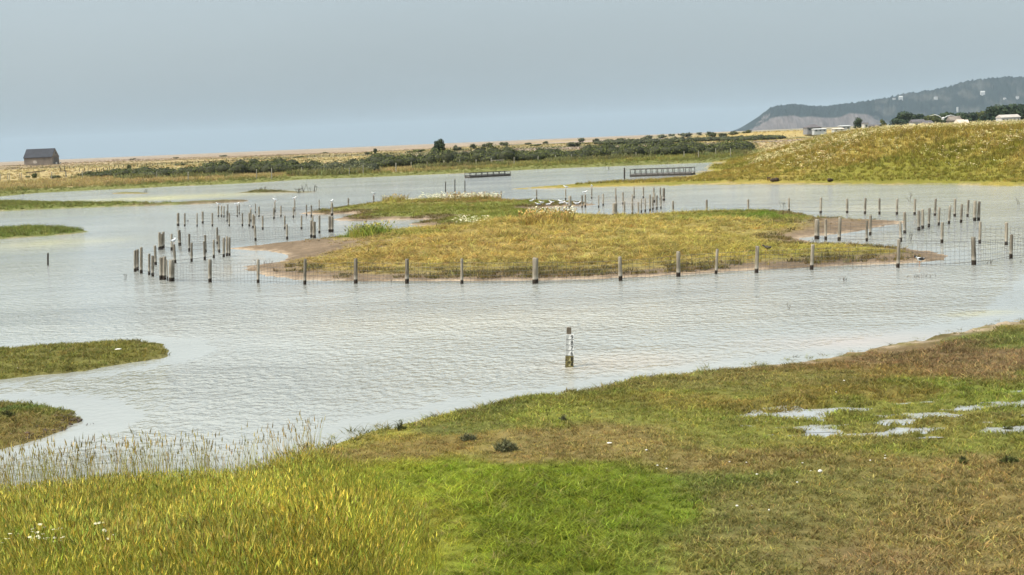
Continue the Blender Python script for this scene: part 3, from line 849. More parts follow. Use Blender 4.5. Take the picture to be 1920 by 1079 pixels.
# sprigs along the near shore
ns = near_shore[5:]
sg = np.concatenate([np.linspace(ns[i], ns[i + 1], 40)[:-1] for i in range(len(ns) - 1)])
sel = rng.random(len(sg)) < 0.8 * fbm(sg[:, 0] * 1.5, sg[:, 1] * 1.5, 3, 66) ** 1.3
sg = sg[sel] + rng.normal(0, 0.22, (sel.sum(), 2))
scatter('shore_sprigs', sg[:, 0], sg[:, 1] - 0.15, jitter_tint(np.tile(np.array((0.15, 0.15, 0.050)), (len(sg), 1)), .25), T_LUSH, (1 - .5 * smooth(2, 8, sg[:, 0])) * rng.uniform(0.35, 1.3, len(sg)) ** 1.2 * np.clip(np.hypot(sg[:, 0], sg[:, 1]) / 30, .8, 1.4), 'dark grass sprigs fringing the near shoreline', 'grass', z=np.maximum(zat(sg[:, 0], sg[:, 1]), -0.03))
# islets close by
for key, dens, tcoll, s0, lab in (('islet_b', 90, T_TURF, 1.15, 'olive turf on the flat islet at the left edge'), ('islet_c', 110, T_TURF, 1.1, 'olive and brown turf on the small promontory at lower left'),
                                ('islet_d', 30, T_COARSE, .5, 'green rough grass on the small grassy islet far left'), ('islet_e', 16, T_COARSE, .48, 'green rough grass on the long low strip of land far left'), ('islet_f', 6, T_MAT, 1.0, 'dull sparse grass on the thin far mudbank')):
    x, y = sample(POLY[key], dens, 29)
    z_ = zat(x, y); k = z_ > (0.012 if key in ('islet_b', 'islet_c') else 0.06)
    if key == 'islet_e': k &= x < at(330, 385)[0] - 6 * rng.random(len(x))
    x, y = x[k], y[k]
    scatter('islet_grass', x, y, jitter_tint(zone_color(x, y) * 1.15, .2), tcoll, s0 * rng.uniform(.6, 1.25, len(x)), lab, 'grass')
# main island: matted straw grass, green ends, flower patches
ix, iy = sample(POLY['island'], lambda r: 34 * np.clip(46 / r, .3, 1) ** 1.2, 29)
iz = zat(ix, iy); ni = fbm(ix * 0.5, iy * 0.9, 4, 93)
k = (iz > 0.135 + 0.14 * (ni - .5)) & (rng.random(len(ix)) < 0.9)
tgd = np.max([sdf(tg, ix, iy) for tg in TONGUES], 0) + (ni - .5) * 3
k &= (tgd < 0.3) | (rng.random(len(ix)) < 0.16 * smooth(2.6, .5, tgd))
cz = zone_color(ix, iy) * (0.55 + 0.9 * fbm(ix * 0.7, iy * 1.6, 4, 98))[:, None]
greenish = cz[:, 1] > cz[:, 0] * 0.98
kk = k & ~greenish
x, y = ix[kk], iy[kk]
sc_ = (0.30 + 0.85 * fbm(x * 0.8, y * 1.2, 3, 94)) * (0.45 + 0.55 * smooth(.12, .32, iz[kk]))
scatter('island_grass', x, y, jitter_tint(cz[kk] * 1.2, .2), T_MAT, sc_, 'matted straw coloured grass covering the fenced island', 'grass', tilt=0.3)
kk = k & greenish
x, y = ix[kk], iy[kk]
scatter('island_green_grass', x, y, jitter_tint(cz[kk] * 1.1, .18), T_COARSE, 0.18 + 0.40 * fbm(x * 0.5, y * 0.8, 3, 95), 'green upright grass at the back and ends of the fenced island', 'grass')
# low dark turf on the island's muddy rim
kk = (iz > 0.05) & (iz < 0.17) & (ni > 0.46) & (tgd < 0)
x, y = ix[kk], iy[kk]
scatter('island_rim_turf', x, y, jitter_tint(np.tile(np.array((0.17, 0.135, 0.05)), (len(x), 1)), .2), T_TURF, rng.uniform(1.3, 2.4, len(x)), 'thin brownish turf on the muddy rim of the fenced island', 'grass')
def patch(px, py, rx, ry, n, z=0.3):
    cx, cy, ax, ay, _, _ = blob(px, py, rx, ry, (0, 0, 0), 1, z)
    a = rng.uniform(0, 6.283, n); q = np.sqrt(rng.random(n)) ; return cx + ax * q * np.cos(a), cy + ay * q * np.sin(a)
pts = [patch(870, 378, 75, 2.6, 150), patch(800, 379, 35, 2.5, 40), patch(885, 424, 35, 6, 34), patch(1035, 410, 50, 5, 60)]
x = np.concatenate([p[0] for p in pts]); y = np.concatenate([p[1] for p in pts])
scatter('island_flowers', x, y, jitter_tint(np.tile(np.array((0.78, 0.76, 0.62)), (len(x), 1)), .08), T_FLOWER, rng.uniform(.6, 1.0, len(x)), 'clumps of white wild flowers on the fenced island', 'flowers')
pts = [patch(1025, 424, 45, 5, 90), patch(740, 378, 25, 2, 30), patch(885, 376, 60, 2, 50), patch(690, 440, 38, 4, 60)]
x = np.concatenate([p[0] for p in pts]); y = np.concatenate([p[1] for p in pts])
scatter('island_tussocks', x, y, jitter_tint(zone_color(x, y) * 1.2, .15), T_COARSE, rng.uniform(0.8, 1.5, len(x)), 'taller upright grass tussocks among the flowers of the fenced island', 'grass')
# embankment
bx, by = sample(POLY['bank'], lambda r: 14 * np.clip(95 / r, .2, 1) ** 1.5, 27)
bz = zat(bx, by); k = bz > 0.14
x, y = bx[k], by[k]
scatter('embankment_grass', x, y, jitter_tint(bank_color(x, y) * 1.02, .28), T_COARSE, rng.uniform(.5, 1.0, len(x)) * (0.6 + 0.4 * smooth(0.3, 1.5, zat(x, y))), 'rough olive and straw grass covering the sloping embankment', 'grass')
fl = fbm(bx * 0.35, by * 0.5, 4, 97) + 0.10 * smooth(1.0, 3.4, bz)
k = (bz > 0.6) & (rng.random(len(bx)) < (0.34 - 0.2 * smooth(2.6, 3.3, bz)) * smooth(0.44, 0.68, fl) + .02)
x, y = bx[k], by[k]
scatter('embankment_flowers', x, y, jitter_tint(np.tile(np.array((0.66, 0.58, 0.36)), (len(x), 1)), .12), T_FLOWER, rng.uniform(.7, 1.2, len(x)), 'cream wild flower heads speckling the grassy embankment', 'flowers')
# far shore grass
fx = rng.uniform(-150, 45, 90000); fy = rng.uniform(95, 330, 90000)
sfv = sdf(POLY['far'], fx, fy)
k = (sfv > 0.4) & (sfv < 60) & (np.abs(np.degrees(np.arctan2(fx, fy))) < 27) & (rng.random(len(fx)) < np.where(sfv < 25, 1, .35))
x, y = fx[k], fy[k]; sfv = sfv[k]
scatter('far_shore_grass', x, y, jitter_tint(far_color(x, y, sfv) * 1.1, .15), T_FAR, rng.uniform(.45, 1.0, len(x)) * (0.35 + 0.65 * smooth(2, 14, sfv)), 'golden and green grass along the far shore below the hedge', 'grass')
fx = rng.uniform(-260, 160, 26000); fy = rng.uniform(240, 640, 26000)
k = (np.abs(np.degrees(np.arctan2(fx, fy))) < 25) & (sdf(POLY['far'], fx, fy) > 30)
x, y = fx[k], fy[k]
scatter('field_grass', x, y, jitter_tint(far_color(x, y, np.full(len(x), 80.0)) * 1.05, .2), T_FAR, rng.uniform(.35, .7, len(x)), 'dry golden grass on the field behind the hedge', 'grass')

# ------------------------------------------------------------------ fences
def wood_material():
    m, t, b = new_mat('weathered_post_wood')
    gp = N(t, 'ShaderNodeNewGeometry'); sp = N(t, 'ShaderNodeSeparateXYZ'); t.links.new(gp.outputs['Position'], sp.inputs[0])
    mp = N(t, 'ShaderNodeMapping'); mp.inputs['Scale'].default_value = (28, 28, 2.2); t.links.new(gp.outputs['Position'], mp.inputs['Vector'])
    n = noise_node(t, 1.0, 5, 0.65, mp.outputs[0])
    n2 = noise_node(t, 1.7, 3, 0.5, gp.outputs['Position'])
    c = mix_rgb(t, (0.085, 0.068, 0.048), (0.30, 0.265, 0.20), maprange(t, n.outputs['Fac'], 0.3, 0.68))
    c = mix_rgb(t, c, (0.36, 0.33, 0.27), maprange(t, n2.outputs['Fac'], 0.5, 0.75, 0, .6))
    ob = N(t, 'ShaderNodeObjectInfo'); 
    c = mix_rgb(t, c, maprange(t, ob.outputs['Random'], 0, 1, 0.7, 1.25), 1.0, 'MULTIPLY')
    wob = N(t, 'ShaderNodeMath', operation='MULTIPLY_ADD'); t.links.new(n2.outputs['Fac'], wob.inputs[0]); wob.inputs[1].default_value = -0.12; t.links.new(sp.outputs['Z'], wob.inputs[2])
    wet = maprange(t, wob.outputs[0], 0.06, 0.10, 1, 0)
    c = mix_rgb(t, c, (0.030, 0.022, 0.016), wet)                 # tide-stained foot
    salt = maprange(t, wob.outputs[0], 0.10, 0.22, 0.55, 0)
    sl_ = N(t, 'ShaderNodeMath', operation='MULTIPLY'); t.links.new(salt, sl_.inputs[0])
    inv = N(t, 'ShaderNodeMath', operation='SUBTRACT'); inv.inputs[0].default_value = 1.0; t.links.new(wet, inv.inputs[1]); t.links.new(inv.outputs[0], sl_.inputs[1])
    c = mix_rgb(t, c, (0.46, 0.42, 0.35), sl_.outputs[0])
    t.links.new(c, b.inputs['Base Color']); b.inputs['Roughness'].default_value = 0.85; b.inputs['Specular IOR Level'].default_value = 0.2
    bp = N(t, 'ShaderNodeBump'); bp.inputs['Strength'].default_value = 0.6; bp.inputs['Distance'].default_value = 0.02
    t.links.new(n.outputs['Fac'], bp.inputs['Height']); t.links.new(bp.outputs[0], b.inputs['Normal'])
    return m
M_WOOD = wood_material()
M_WIRE = plain_mat('galvanised_wire', (0.10, 0.095, 0.09), 0.55, 0.2, 3.0)
M_PALE = plain_mat('pale_bleached_wood', (0.28, 0.26, 0.20), 0.85, 0.3, 4.0)
M_DARKW = plain_mat('dark_wet_wood', (0.045, 0.038, 0.030), 0.7, 0.35, 5.0)

def post_mb(base, top, r, seed, n=9):
    """split timber post: slightly irregular round section, chamfered top"""
    rg = random.Random(seed)
    mb = MB(); b = Vector(base); tp = Vector(top)
    ov = [rg.uniform(.85, 1.15) for _ in range(n)]
    ks = [(-0.35, 1.08), (0.0, 1.05), (0.3, rg.uniform(.95, 1.05)), (0.65, rg.uniform(.92, 1.03)), (0.96, .98), (1.0, .86)]
    H = (tp - b).length
    for q, s in ks:
        p = b + (tp - b) * (q if q >= 0 else q / max(H, .3) )
        for j in range(n):
            a = 6.2832 * j / n
            mb.v.append((p.x + r * s * ov[j] * math.cos(a), p.y + r * s * ov[j] * math.sin(a), p.z + (rg.uniform(-.015, .015) if q >= .96 else 0)))
    for k in range(len(ks) - 1):
        for j in range(n):
            a0 = k * n + j; a1 = k * n + (j + 1) % n
            mb.f.append((a0, a1, a1 + n, a0 + n))
    e = (len(ks) - 1) * n
    mb.f.append(tuple(e + j for j in range(n)))
    return mb

def place_post(xb, yb, yt, w, xt=None, ground=False):
    if ground:
        X, Y, Z = hit(xb, yb)
    else:
        (X, Y), Z = at(xb, yb, 0.0), 0.0
    T = at_depth(xt if xt is not None else xb, yt, Y)
    return Vector((X, Y, Z)), Vector(T), 0.5 * w * Y / FPX

post_seed = [0]
def fence(label, posts, wires, net=None, mesh_step=0.13, group=None):
    """posts: [(xbase, ybase, ytop, width, xtop?)]; wires: list of index chains; net: chains that carry netting"""
    data = [place_post(p[0], p[1], p[2], p[3], p[4] if len(p) > 4 else None) for p in posts]
    c = data[len(data) // 2][0]
    root = empty('wire_fence', (c.x, c.y, 0))
    tag(root, label, 'fence', 'post and wire fence runs around the island')
    for b, t_, r in data:
        post_seed[0] += 1
        mb = post_mb(b - c, t_ - c, r, post_seed[0])
        mb.build('post', M_WOOD, root, True)
    for ci, chain in enumerate(wires):
        mb = MB()
        has_net = net and ci in net
        for a, b_ in zip(chain[:-1], chain[1:]):
            (p0, t0, r0), (p1, t1, r1) = data[a], data[b_]
            L = (p1 - p0).length
            levels = (0.10, 0.22, 0.36, 0.52, 0.68, 0.84) if has_net else (0.14, 0.38, 0.62, 0.86)
            for q in levels:
                A = p0.lerp(t0, q) - c; B = p1.lerp(t1, q) - c
                M_ = (A + B) / 2; M_.z -= 0.012 * min(L, 4)
                mb.tube([A, M_, B], 0.0045 if q > .15 else 0.008, 3, False)
            if has_net:
                k = max(2, int(L / mesh_step))
                for i in range(1, k):
                    u = i / k
                    A = p0.lerp(p1, u) - c; B = (t0.lerp(t1, u) - p0.lerp(p1, u)) * 0.84 + p0.lerp(p1, u) - c
                    A.z = -0.05; B.z -= 0.012 * min(L, 4) * (1 - abs(2 * u - 1))
                    mb.tube([A, B], 0.0034, 3, False)
        mb.build('wire_netting' if has_net else 'wire_strands', M_WIRE, root)
    return root

F = [(321.8, 528, 487.5, 10.5), (393.7, 530, 486.7, 6), (484, 531, 487, 6), (571.5, 534, 486, 6.2, 572.3), (667, 532, 485, 6.6), (763, 532, 486, 7), (866, 532.5, 485, 6), (1003.7, 532, 484, 12.5), (1163.5, 527, 482, 7.4, 1162),
     (1272, 519, 472, 7.4), (1342.5, 514, 466.7, 5.5, 1345), (1418, 512, 462, 7.8, 1420), (1521.5, 506, 459, 7.4, 1524), (1683.7, 502, 448.8, 7, 1685.7), (1826, 497, 444.7, 7.4, 1825), (1895.6, 485, 440, 6.6, 1897), (1962, 477, 434, 6.2, 1964)]
fence('long front fence with wire netting along the near edge of the grassy island', F, [list(range(len(F)))], net=[0])
L1 = [(253.4, 510, 470, 5), (258, 508, 468, 4.6), (264.8, 513, 464, 5.2), (280, 516, 476, 4.5), (286, 518.6, 480, 5.5), (302, 525, 483, 6.5), (308.5, 525, 481.5, 6.5), (314.5, 527, 487, 2.2, 312.5)]
fence('short fence of thick crowded posts at the far left corner of the island enclosure', L1, [[0, 1, 2, 3, 4, 5, 6, 7]])
L2 = [(292, 498, 461, 4.5, 290.5), (328.6, 494, 459, 4.6, 326), (359.5, 491, 455.6, 4.5), (384, 488, 452.6, 4.5, 382.5), (400.8, 484.6, 450, 4), (419.6, 482.5, 446.6, 5.2), (425.6, 480.5, 443, 4.2), (430.3, 480.4, 445.6, 4)]
fence('wire fence run in the water behind the left end of the front fence', L2, [list(range(8))])
L3 = [(299, 468.6, 436, 4.8), (304, 468, 438, 4.6), (306.5, 465, 435, 4.2), (321.8, 470, 439, 4), (354.8, 472, 439, 4), (385.6, 473.5, 441, 4.4, 384.8), (411.3, 474, 442, 3.8, 410)]
fence('wire fence run starting at three clustered posts with gull perched nearby', L3, [list(range(7))])
L4 = [(337.4, 461, 432, 5.6, 336), (407.8, 458, 427, 3.8, 407), (479.4, 452, 424, 4, 478), (538.4, 449.4, 421, 4.2, 537.8), (583.5, 446, 413.5, 4.6), (589, 446.5, 416, 6)]
fence('netted fence run ending at a big double post beside the muddy left tip', L4, [list(range(6))], net=[0])
L5 = [(334, 424, 400, 5.2), (346.4, 424.7, 400, 3.2), (369.5, 425.6, 400, 2.8), (398.3, 424.7, 400, 3), (430, 424.7, 400, 2.8), (454.4, 424.7, 400, 2.8), (467.5, 425, 399.5, 3.6), (474.5, 428, 402.5, 3.6), (477.4, 428, 405, 3)]
fence('wire fence run of nine thin posts in open water left of the island', L5, [list(range(9))])
L6 = [(380, 419.5, 397, 3.4), (426, 416, 395.6, 2.8), (470, 416, 393, 3.2), (513.6, 411, 390.5, 3), (550, 409, 388.6, 2.8), (583.8, 407, 385.5, 3), (622.5, 404.7, 382, 4)]
fence('wire fence run crossing diagonally towards the green back spit', L6, [list(range(7))])
L7 = [(492.6, 431, 405, 3.2), (534, 430, 405, 3), (565.4, 430.5, 404, 3.4), (586.5, 430, 404, 3), (599, 438, 404.7, 4), (617.8, 435.6, 406, 4), (622.8, 435.4, 406.5, 5)]
fence('wire fence run ending at the thick paired posts by the left inlet', L7, [list(range(7))])
L8 = [(409.4, 407, 387, 3), (415.5, 407, 386, 2.6), (420, 408, 387, 2.6), (445, 407, 387, 2.4), (485.6, 407.5, 388, 2.8), (526.8, 407, 386.6, 2.6), (574.6, 405, 384, 2.8)]
fence('wire fence run with gulls on its left posts in the rear left water', L8, [list(range(7))])
L9 = [(427, 404, 383.4, 2.2), (448.5, 402, 383.4, 2), (479, 400, 382, 2.2), (515.8, 398, 379, 2.6, 515), (552.6, 396.7, 376, 2.4), (598.6, 394, 375, 2.2), (653.3, 387, 372, 3), (700.5, 382, 367, 3), (939.5, 376, 359, 2.8), (1006, 374.6, 356, 2.6), (1060.6, 375.4, 355, 2.8), (1109.5, 373, 353, 2.4), (1154.5, 373, 353, 2.6), (1189, 372, 351.5, 2.6), (1206.5, 372, 351.7, 2.8), (1226, 374, 352.4, 2.8), (1238, 375, 352, 3), (1244.5, 376.7, 353, 5)]
fence('rearmost wire fence running behind the island from left to centre', L9, [list(range(18))])
C1 = [(1068.7, 390.3, 368, 5.4), (1091.5, 390, 366.5, 3), (1097.5, 389, 365.5, 3), (1122.6, 390, 367, 2.6), (1131, 386, 364, 3), (1155.2, 385, 366.5, 3), (1168, 383.5, 361, 3), (1185.6, 386, 365, 3.2), (1227, 380, 362, 3)]
fence('wire fence run beside the spit where white gulls rest', C1, [list(range(9))])
C2 = [(1152.4, 406, 381.5, 8.8), (1170.7, 404, 377.5, 3.4), (1185.8, 403, 379, 3.4), (1197, 407, 379, 3.4), (1202.5, 399, 373, 3), (1210, 398, 372, 3), (1218.7, 396.4, 365.5, 3.4), (1224, 394, 369, 3.2), (1231.6, 393, 367, 3.2), (1239.4, 391.6, 367, 3)]
fence('crowded comb of posts in the water behind the middle of the island', C2, [[0, 1, 2, 4, 5, 6, 7, 8, 9], [3, 9]])
B1 = [(1262, 401.5, 377.5, 3.8), (1325, 400, 375, 3.6), (1403, 398.5, 374, 3.6), (1479.5, 397.5, 372, 3.6), (1538.8, 400.5, 371, 4.2, 1539.6), (1588.5, 400, 373, 3.8), (1621.8, 402, 371.5, 4.2, 1623), (1649, 402.7, 372, 3.8), (1681.7, 403, 373, 4.2, 1682.5), (1715, 403.6, 373, 4.2, 1716),
      (1753, 405, 373, 4.2, 1754.5), (1790, 406.5, 373, 4.2, 1791), (1814, 407, 375, 4.4, 1816)]
fence('evenly spaced rear fence along the back right of the island', B1, [list(range(13))])
B2 = [(1631.5, 441.5, 404, 5.2, 1632.4), (1696, 438, 398, 5.4), (1723, 432.5, 395, 5.2), (1730, 429, 393, 4.8), (1741.5, 426.5, 390.5, 4.8, 1743), (1760, 423, 389, 4.4, 1761.5), (1779, 420, 386, 4.4, 1781.5), (1802, 418, 383, 4.6, 1804), (1827.5, 414.5, 377, 5.6, 1828.5), (1834.7, 414, 378, 5.2, 1836)]
fence('diagonal wire fence run on the right meeting the rear fence at paired posts', B2, [list(range(10))], net=[0], mesh_step=0.2)
B3 = [(1531.5, 448.5, 411.7, 9), (1548.5, 450.6, 412, 5), (1573.7, 452, 408, 6, 1575.3), (1625, 453, 414, 4.6), (1689.2, 454, 415, 4.6, 1688), (1766, 456.5, 417, 5.4, 1767), (1836.7, 457, 416, 5, 1838), (1886.8, 460, 417.5, 6, 1887.6), (1958, 466, 423, 6)]
fence('wire fence run crossing the right inlet behind the muddy tongue', B3, [list(range(9))], net=[0], mesh_step=0.2)

def lone_post(label, xb, yb, yt, w, mat=M_WOOD, name='timber_post', xt=None, ground=False, group=None):
    b, t_, r = place_post(xb, yb, yt, w, xt, ground)
    post_seed[0] += 1
    o = post_mb(Vector((0, 0, 0)), t_ - b, r, post_seed[0]).build(name, mat, None, True, loc=b)
    return tag(o, label, 'post', group)
lone_post('lone dark stake standing in open water near the left edge', 90, 498, 475, 3.2, M_DARKW)
lone_post('left and shortest of three thin stakes in the far water', 835.5, 360.4, 341, 1.9, M_DARKW, 'marker_stake')
lone_post('middle and tallest of three thin stakes in the far water', 853, 360.4, 337, 2.0, M_DARKW, 'marker_stake')
lone_post('right one of three thin stakes in the far water', 871.8, 360.4, 339, 2.0, M_DARKW, 'marker_stake')
lone_post('dark thick post in the far water left of the railed raft', 1170.7, 336, 315, 2.8, M_DARKW)
lone_post('tiny dark stake in the far channel left of the thick post', 1141.5, 318.5, 313.5, 1.2, M_DARKW, 'marker_stake')

# ------------------------------------------------------------------ water level gauge
def gauge():
    Y = at(1067.5, 689)[1]
    B = Vector(at_depth(1067.5, 689, Y)); B.z = 0
    T = Vector(at_depth(1068.6, 615, Y))
    m = Y / FPX
    root = empty('water_level_gauge', B)
    ax = (T - B).normalized()
    root.rotation_euler = (0, math.atan2(ax.x, ax.z), 0)
    tag(root, 'white numbered water level gauge board standing in the near water', 'gauge')
    H = (T - B).length
    W = 0.150
    MB().box((-0.015, 0.045, (H - 0.5) / 2 + 0.0), (0.085, 0.06, H + 0.5)).build('timber_post', M_DARKGP, root)
    z9t = (689 - 626) * m           # top of plate
    step = 10.35 * m
    z0 = -0.3
    MB().box((0, 0, (z9t + z0) / 2), (W, 0.012, z9t - z0)).build('gauge_plate', M_PLATE, root)
    fy = -0.0075
    for k in range(4):
        zt = z9t - k * step; zb = zt - step
        MB().box((0, fy, zb + 0.006), (W, 0.003, 0.008)).build('division_line', M_INK, root)
        for j in range(4):
            q = (j + 0.6) / 4.6
            ln = (0.075 - 0.038 * q)
            MB().box((-W / 2 + ln / 2, fy, zt - q * step), (ln, 0.003, 0.0055)).build('graduation_mark', M_INKG, root)
        digit('9876'[k], (0.040, fy - 0.002, (zt + zb) / 2 - 0.033), 0.10, root)
    # weathered, algae-stained lower part with older digits barely showing
    zt = z9t - 4 * step
    for k in range(2):
        digit('54'[k], (0.043, fy - 0.006, zt - (k + .5) * step - 0.03), 0.088, root)
    MB().box((0, fy - 0.0005, (zt + z0) / 2), (W + 0.004, 0.006, zt - z0)).build('algae_coating', M_ALGAE, root)
    for k in range(2):
        MB().poly([(-0.02, fy - 0.0045, zt - (k + .85) * step), (0.02, fy - 0.0045, zt - (k + .85) * step), (0.02, fy - 0.0045, zt - (k + .3) * step)]).build('pale_triangle', M_STAINW, root)

def digit(ch, loc, size, parent):
    cu = bpy.data.curves.new('digit', 'FONT'); cu.body = ch; cu.size = size; cu.align_x = 'CENTER'; cu.offset = 0.0012; cu.extrude = 0.001; cu.resolution_u = 3
    tmp = bpy.data.objects.new('digit_tmp', cu); COL.objects.link(tmp)
    bpy.context.view_layer.update()
    me = bpy.data.meshes.new_from_object(tmp.evaluated_get(bpy.context.evaluated_depsgraph_get()))
    bpy.data.objects.remove(tmp)
    me.materials.clear(); me.materials.append(M_INK); me.name = 'digit'
    o = bpy.data.objects.new('digit', me); o.location = loc; o.rotation_euler = (R(90), 0, 0)
    link(o, parent)
M_PLATE = plain_mat('white_enamel_plate', (0.80, 0.79, 0.74), 0.4, 0.08, 12.0)
M_INK = plain_mat('black_print', (0.03, 0.03, 0.03), 0.5, 0.2, 8.0)
M_INKG = plain_mat('grey_print', (0.16, 0.16, 0.15), 0.5, 0.2, 8.0)
M_DARKGP = plain_mat('grey_brown_post', (0.13, 0.105, 0.075), 0.85, 0.35, 18.0)
M_STAINW = plain_mat('stained_white_enamel', (0.42, 0.38, 0.20), 0.6, 0.4, 40.0)
def algae_mat():
    m, t, b = new_mat('algae_stain')
    gp = N(t, 'ShaderNodeNewGeometry')
    n = noise_node(t, 26, 4, 0.6, gp.outputs['Position'])
    t.links.new(mix_rgb(t, (0.035, 0.028, 0.008), (0.22, 0.18, 0.055), maprange(t, n.outputs['Fac'], 0.42, 0.62)), b.inputs['Base Color'])
    b.inputs['Roughness'].default_value = 0.7
    return m
M_ALGAE = algae_mat()
gauge()

# ------------------------------------------------------------------ rafts
def raft(label, x0, y0, x1, y1, htop, panels, mesh_end):
    A = Vector((*at(x0, y0), 0)); Bq = Vector((*at(x1, y1), 0))
    d = Bq - A; L = d.length; d.normalize(); w = Vector((-d.y, d.x, 0)) * 1.6
    root = empty('floating_raft', A); tag(root, label, 'raft')
    root.rotation_euler = (0, 0, math.atan2(d.y, d.x))
    for yy in (0.0, 1.6):
        MB().box((L / 2, yy, 0.08), (L, 0.16, 0.20)).build('float_beam', M_DARKW, root)
        MB().box((L / 2, yy, htop), (L, 0.06, 0.05)).build('top_rail', M_DARKW, root)
        for i in range(panels + 1):
            MB().box((L * i / panels, yy, htop / 2 + .08), (0.055, 0.05, htop - .1)).build('upright', M_DARKW, root)
        MB().box((L / 2, yy, 0.24), (L, 0.03, 0.10)).build('side_board', M_GREYW, root)
    for xx in (0.0, L):
        MB().box((xx, 0.8, htop), (0.05, 1.54, 0.05)).build('end_rail', M_DARKW, root)
        MB().box((xx, 0.8, 0.08), (0.16, 1.44, 0.19)).build('end_beam', M_DARKW, root)
    MB().box((L / 2, 0.8, 0.16), (L - .2, 1.42, 0.05)).build('deck', M_DECK, root)
    nb = MB()
    for i in range(int(L / 0.16)):
        for yy in (-0.04, 1.64):
            nb.tube([(0.08 + i * 0.16, yy, 0.2), (0.08 + i * 0.16, yy, htop * (0.62 if not mesh_end else .8))], 0.004, 3, False)
    nb.build('wire_guard', M_WIRE, root)
M_GREYW = plain_mat('grey_sawn_board', (0.17, 0.16, 0.145), 0.8, 0.3, 5)
M_DECK = plain_mat('shell_covered_deck', (0.45, 0.43, 0.38), 0.9, 0.3, 9)
raft('railed floating raft moored near the tip of the grassy embankment', 1182, 332, 1296, 328.5, 0.72, 11, False)
raft('low floating raft with wire sides moored near the far shore', 881, 334, 957, 330, 0.55, 7, True)

# ------------------------------------------------------------------ foliage builders
def leaf_material(name, lo, hi, rough=0.65):
    m, t, b = new_mat(name)
    a = N(t, 'ShaderNodeAttribute', attribute_name='leaf')
    t.links.new(mix_rgb(t, lo, hi, a.outputs['Fac']), b.inputs['Base Color'])
    b.inputs['Roughness'].default_value = rough; b.inputs['Specular IOR Level'].default_value = 0.1
    return m
M_LEAF = leaf_material('bramble_leaves', (0.034, 0.044, 0.014), (0.150, 0.165, 0.048), 0.8)
M_LEAF2 = leaf_material('grey_green_scrub_leaves', (0.070, 0.078, 0.038), (0.190, 0.190, 0.090))
M_LEAF3 = leaf_material('dark_evergreen_leaves', (0.020, 0.034, 0.020), (0.060, 0.085, 0.038))
M_BARK = plain_mat('brown_bark', (0.085, 0.065, 0.045), 0.9, 0.3, 6)
M_CORE = plain_mat('dark_twig_core', (0.035, 0.038, 0.018), 0.95, 0.3, 2)  # dark colour of the solid core inside the foliage lobes

def leaf_cloud(name, lobes, n, size, mat, parent, seed, flat=0.0):
    """many small leaf clumps through the volume of ellipsoid lobes [(c, r)]"""
    rg = np.random.default_rng(seed)
    vol = np.array([l[1][0] * l[1][1] * l[1][2] for l in lobes]) ** 0.67
    cnt = np.maximum(4, (n * vol / vol.sum()).astype(int))
    V = []; Lf = []
    for (c, r), k in zip(lobes, cnt):
        u = rg.normal(size=(k, 3)); u /= np.linalg.norm(u, axis=1)[:, None]
        q = rg.uniform(0.62, 1.08, k) ** 0.7
        p = np.array(c) + u * np.array(r) * q[:, None]
        nrm = u + rg.normal(0, 0.55, (k, 3)); nrm /= np.linalg.norm(nrm, axis=1)[:, None]
        t1 = np.cross(nrm, rg.normal(size=(k, 3))); t1 /= np.linalg.norm(t1, axis=1)[:, None] + 1e-9
        t2 = np.cross(nrm, t1); s = (size * rg.uniform(.5, 1.3, k))[:, None]
        V.append(np.stack([p - t1 * s, p + t2 * s * .6, p + t1 * s, p - t2 * s * .6], 1).reshape(-1, 3))
        Lf.append(np.repeat(np.clip(rg.uniform(0, 1, k) ** 1.3 * .75 + rg.uniform(-.15, .4), 0, 1), 4))
    V = np.concatenate(V); Lf = np.concatenate(Lf)
    f = np.arange(len(V)).reshape(-1, 4)
    return np_mesh(name, V, f, mat, False, {'leaf': ('FLOAT', Lf.astype(np.float32))}, parent)

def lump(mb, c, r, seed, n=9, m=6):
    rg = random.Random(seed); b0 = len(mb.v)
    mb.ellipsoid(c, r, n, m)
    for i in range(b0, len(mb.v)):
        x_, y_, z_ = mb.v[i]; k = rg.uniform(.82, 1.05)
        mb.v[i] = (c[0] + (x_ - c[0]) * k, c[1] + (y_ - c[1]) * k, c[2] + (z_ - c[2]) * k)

def thicket(label, pts, hs, depth, seed, n, leaf=0.16, mat=None, name='bramble_thicket', cat='thicket', group=None):
    """long low mass of scrub following measured ground points"""
    rg = random.Random(seed)
    pts = [Vector(p) for p in pts]
    c = pts[len(pts) // 2].copy(); root = empty(name, c); tag(root, label, cat, group)
    lobes = []; core = MB()
    for i in range(len(pts) - 1):
        a, b = pts[i], pts[i + 1]; L = (b - a).length; k = max(2, int(L / 1.0))
        for j in range(k):
            u = (j + rg.random()) / k; p = a.lerp(b, u) - c; h = (hs[i] * (1 - u) + hs[i + 1] * u) * rg.uniform(.74, 1.12) * 1.12
            for row in range(2):
                off = Vector((rg.uniform(-.5, .5), depth * (row + rg.random()) / 2, 0))
                r_ = rg.uniform(1.1, 2.3)
                hh = h * (0.8 if row == 0 else 1.0) * rg.uniform(.8, 1.08)
                cc = p + off + Vector((0, 0, hh * .48))
                lobes.append(((cc.x, cc.y, cc.z), (r_, r_ * .9, hh * .52)))
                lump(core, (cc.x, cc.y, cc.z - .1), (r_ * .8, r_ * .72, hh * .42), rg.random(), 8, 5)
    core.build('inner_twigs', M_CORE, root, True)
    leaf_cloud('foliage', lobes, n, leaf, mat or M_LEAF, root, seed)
    return root

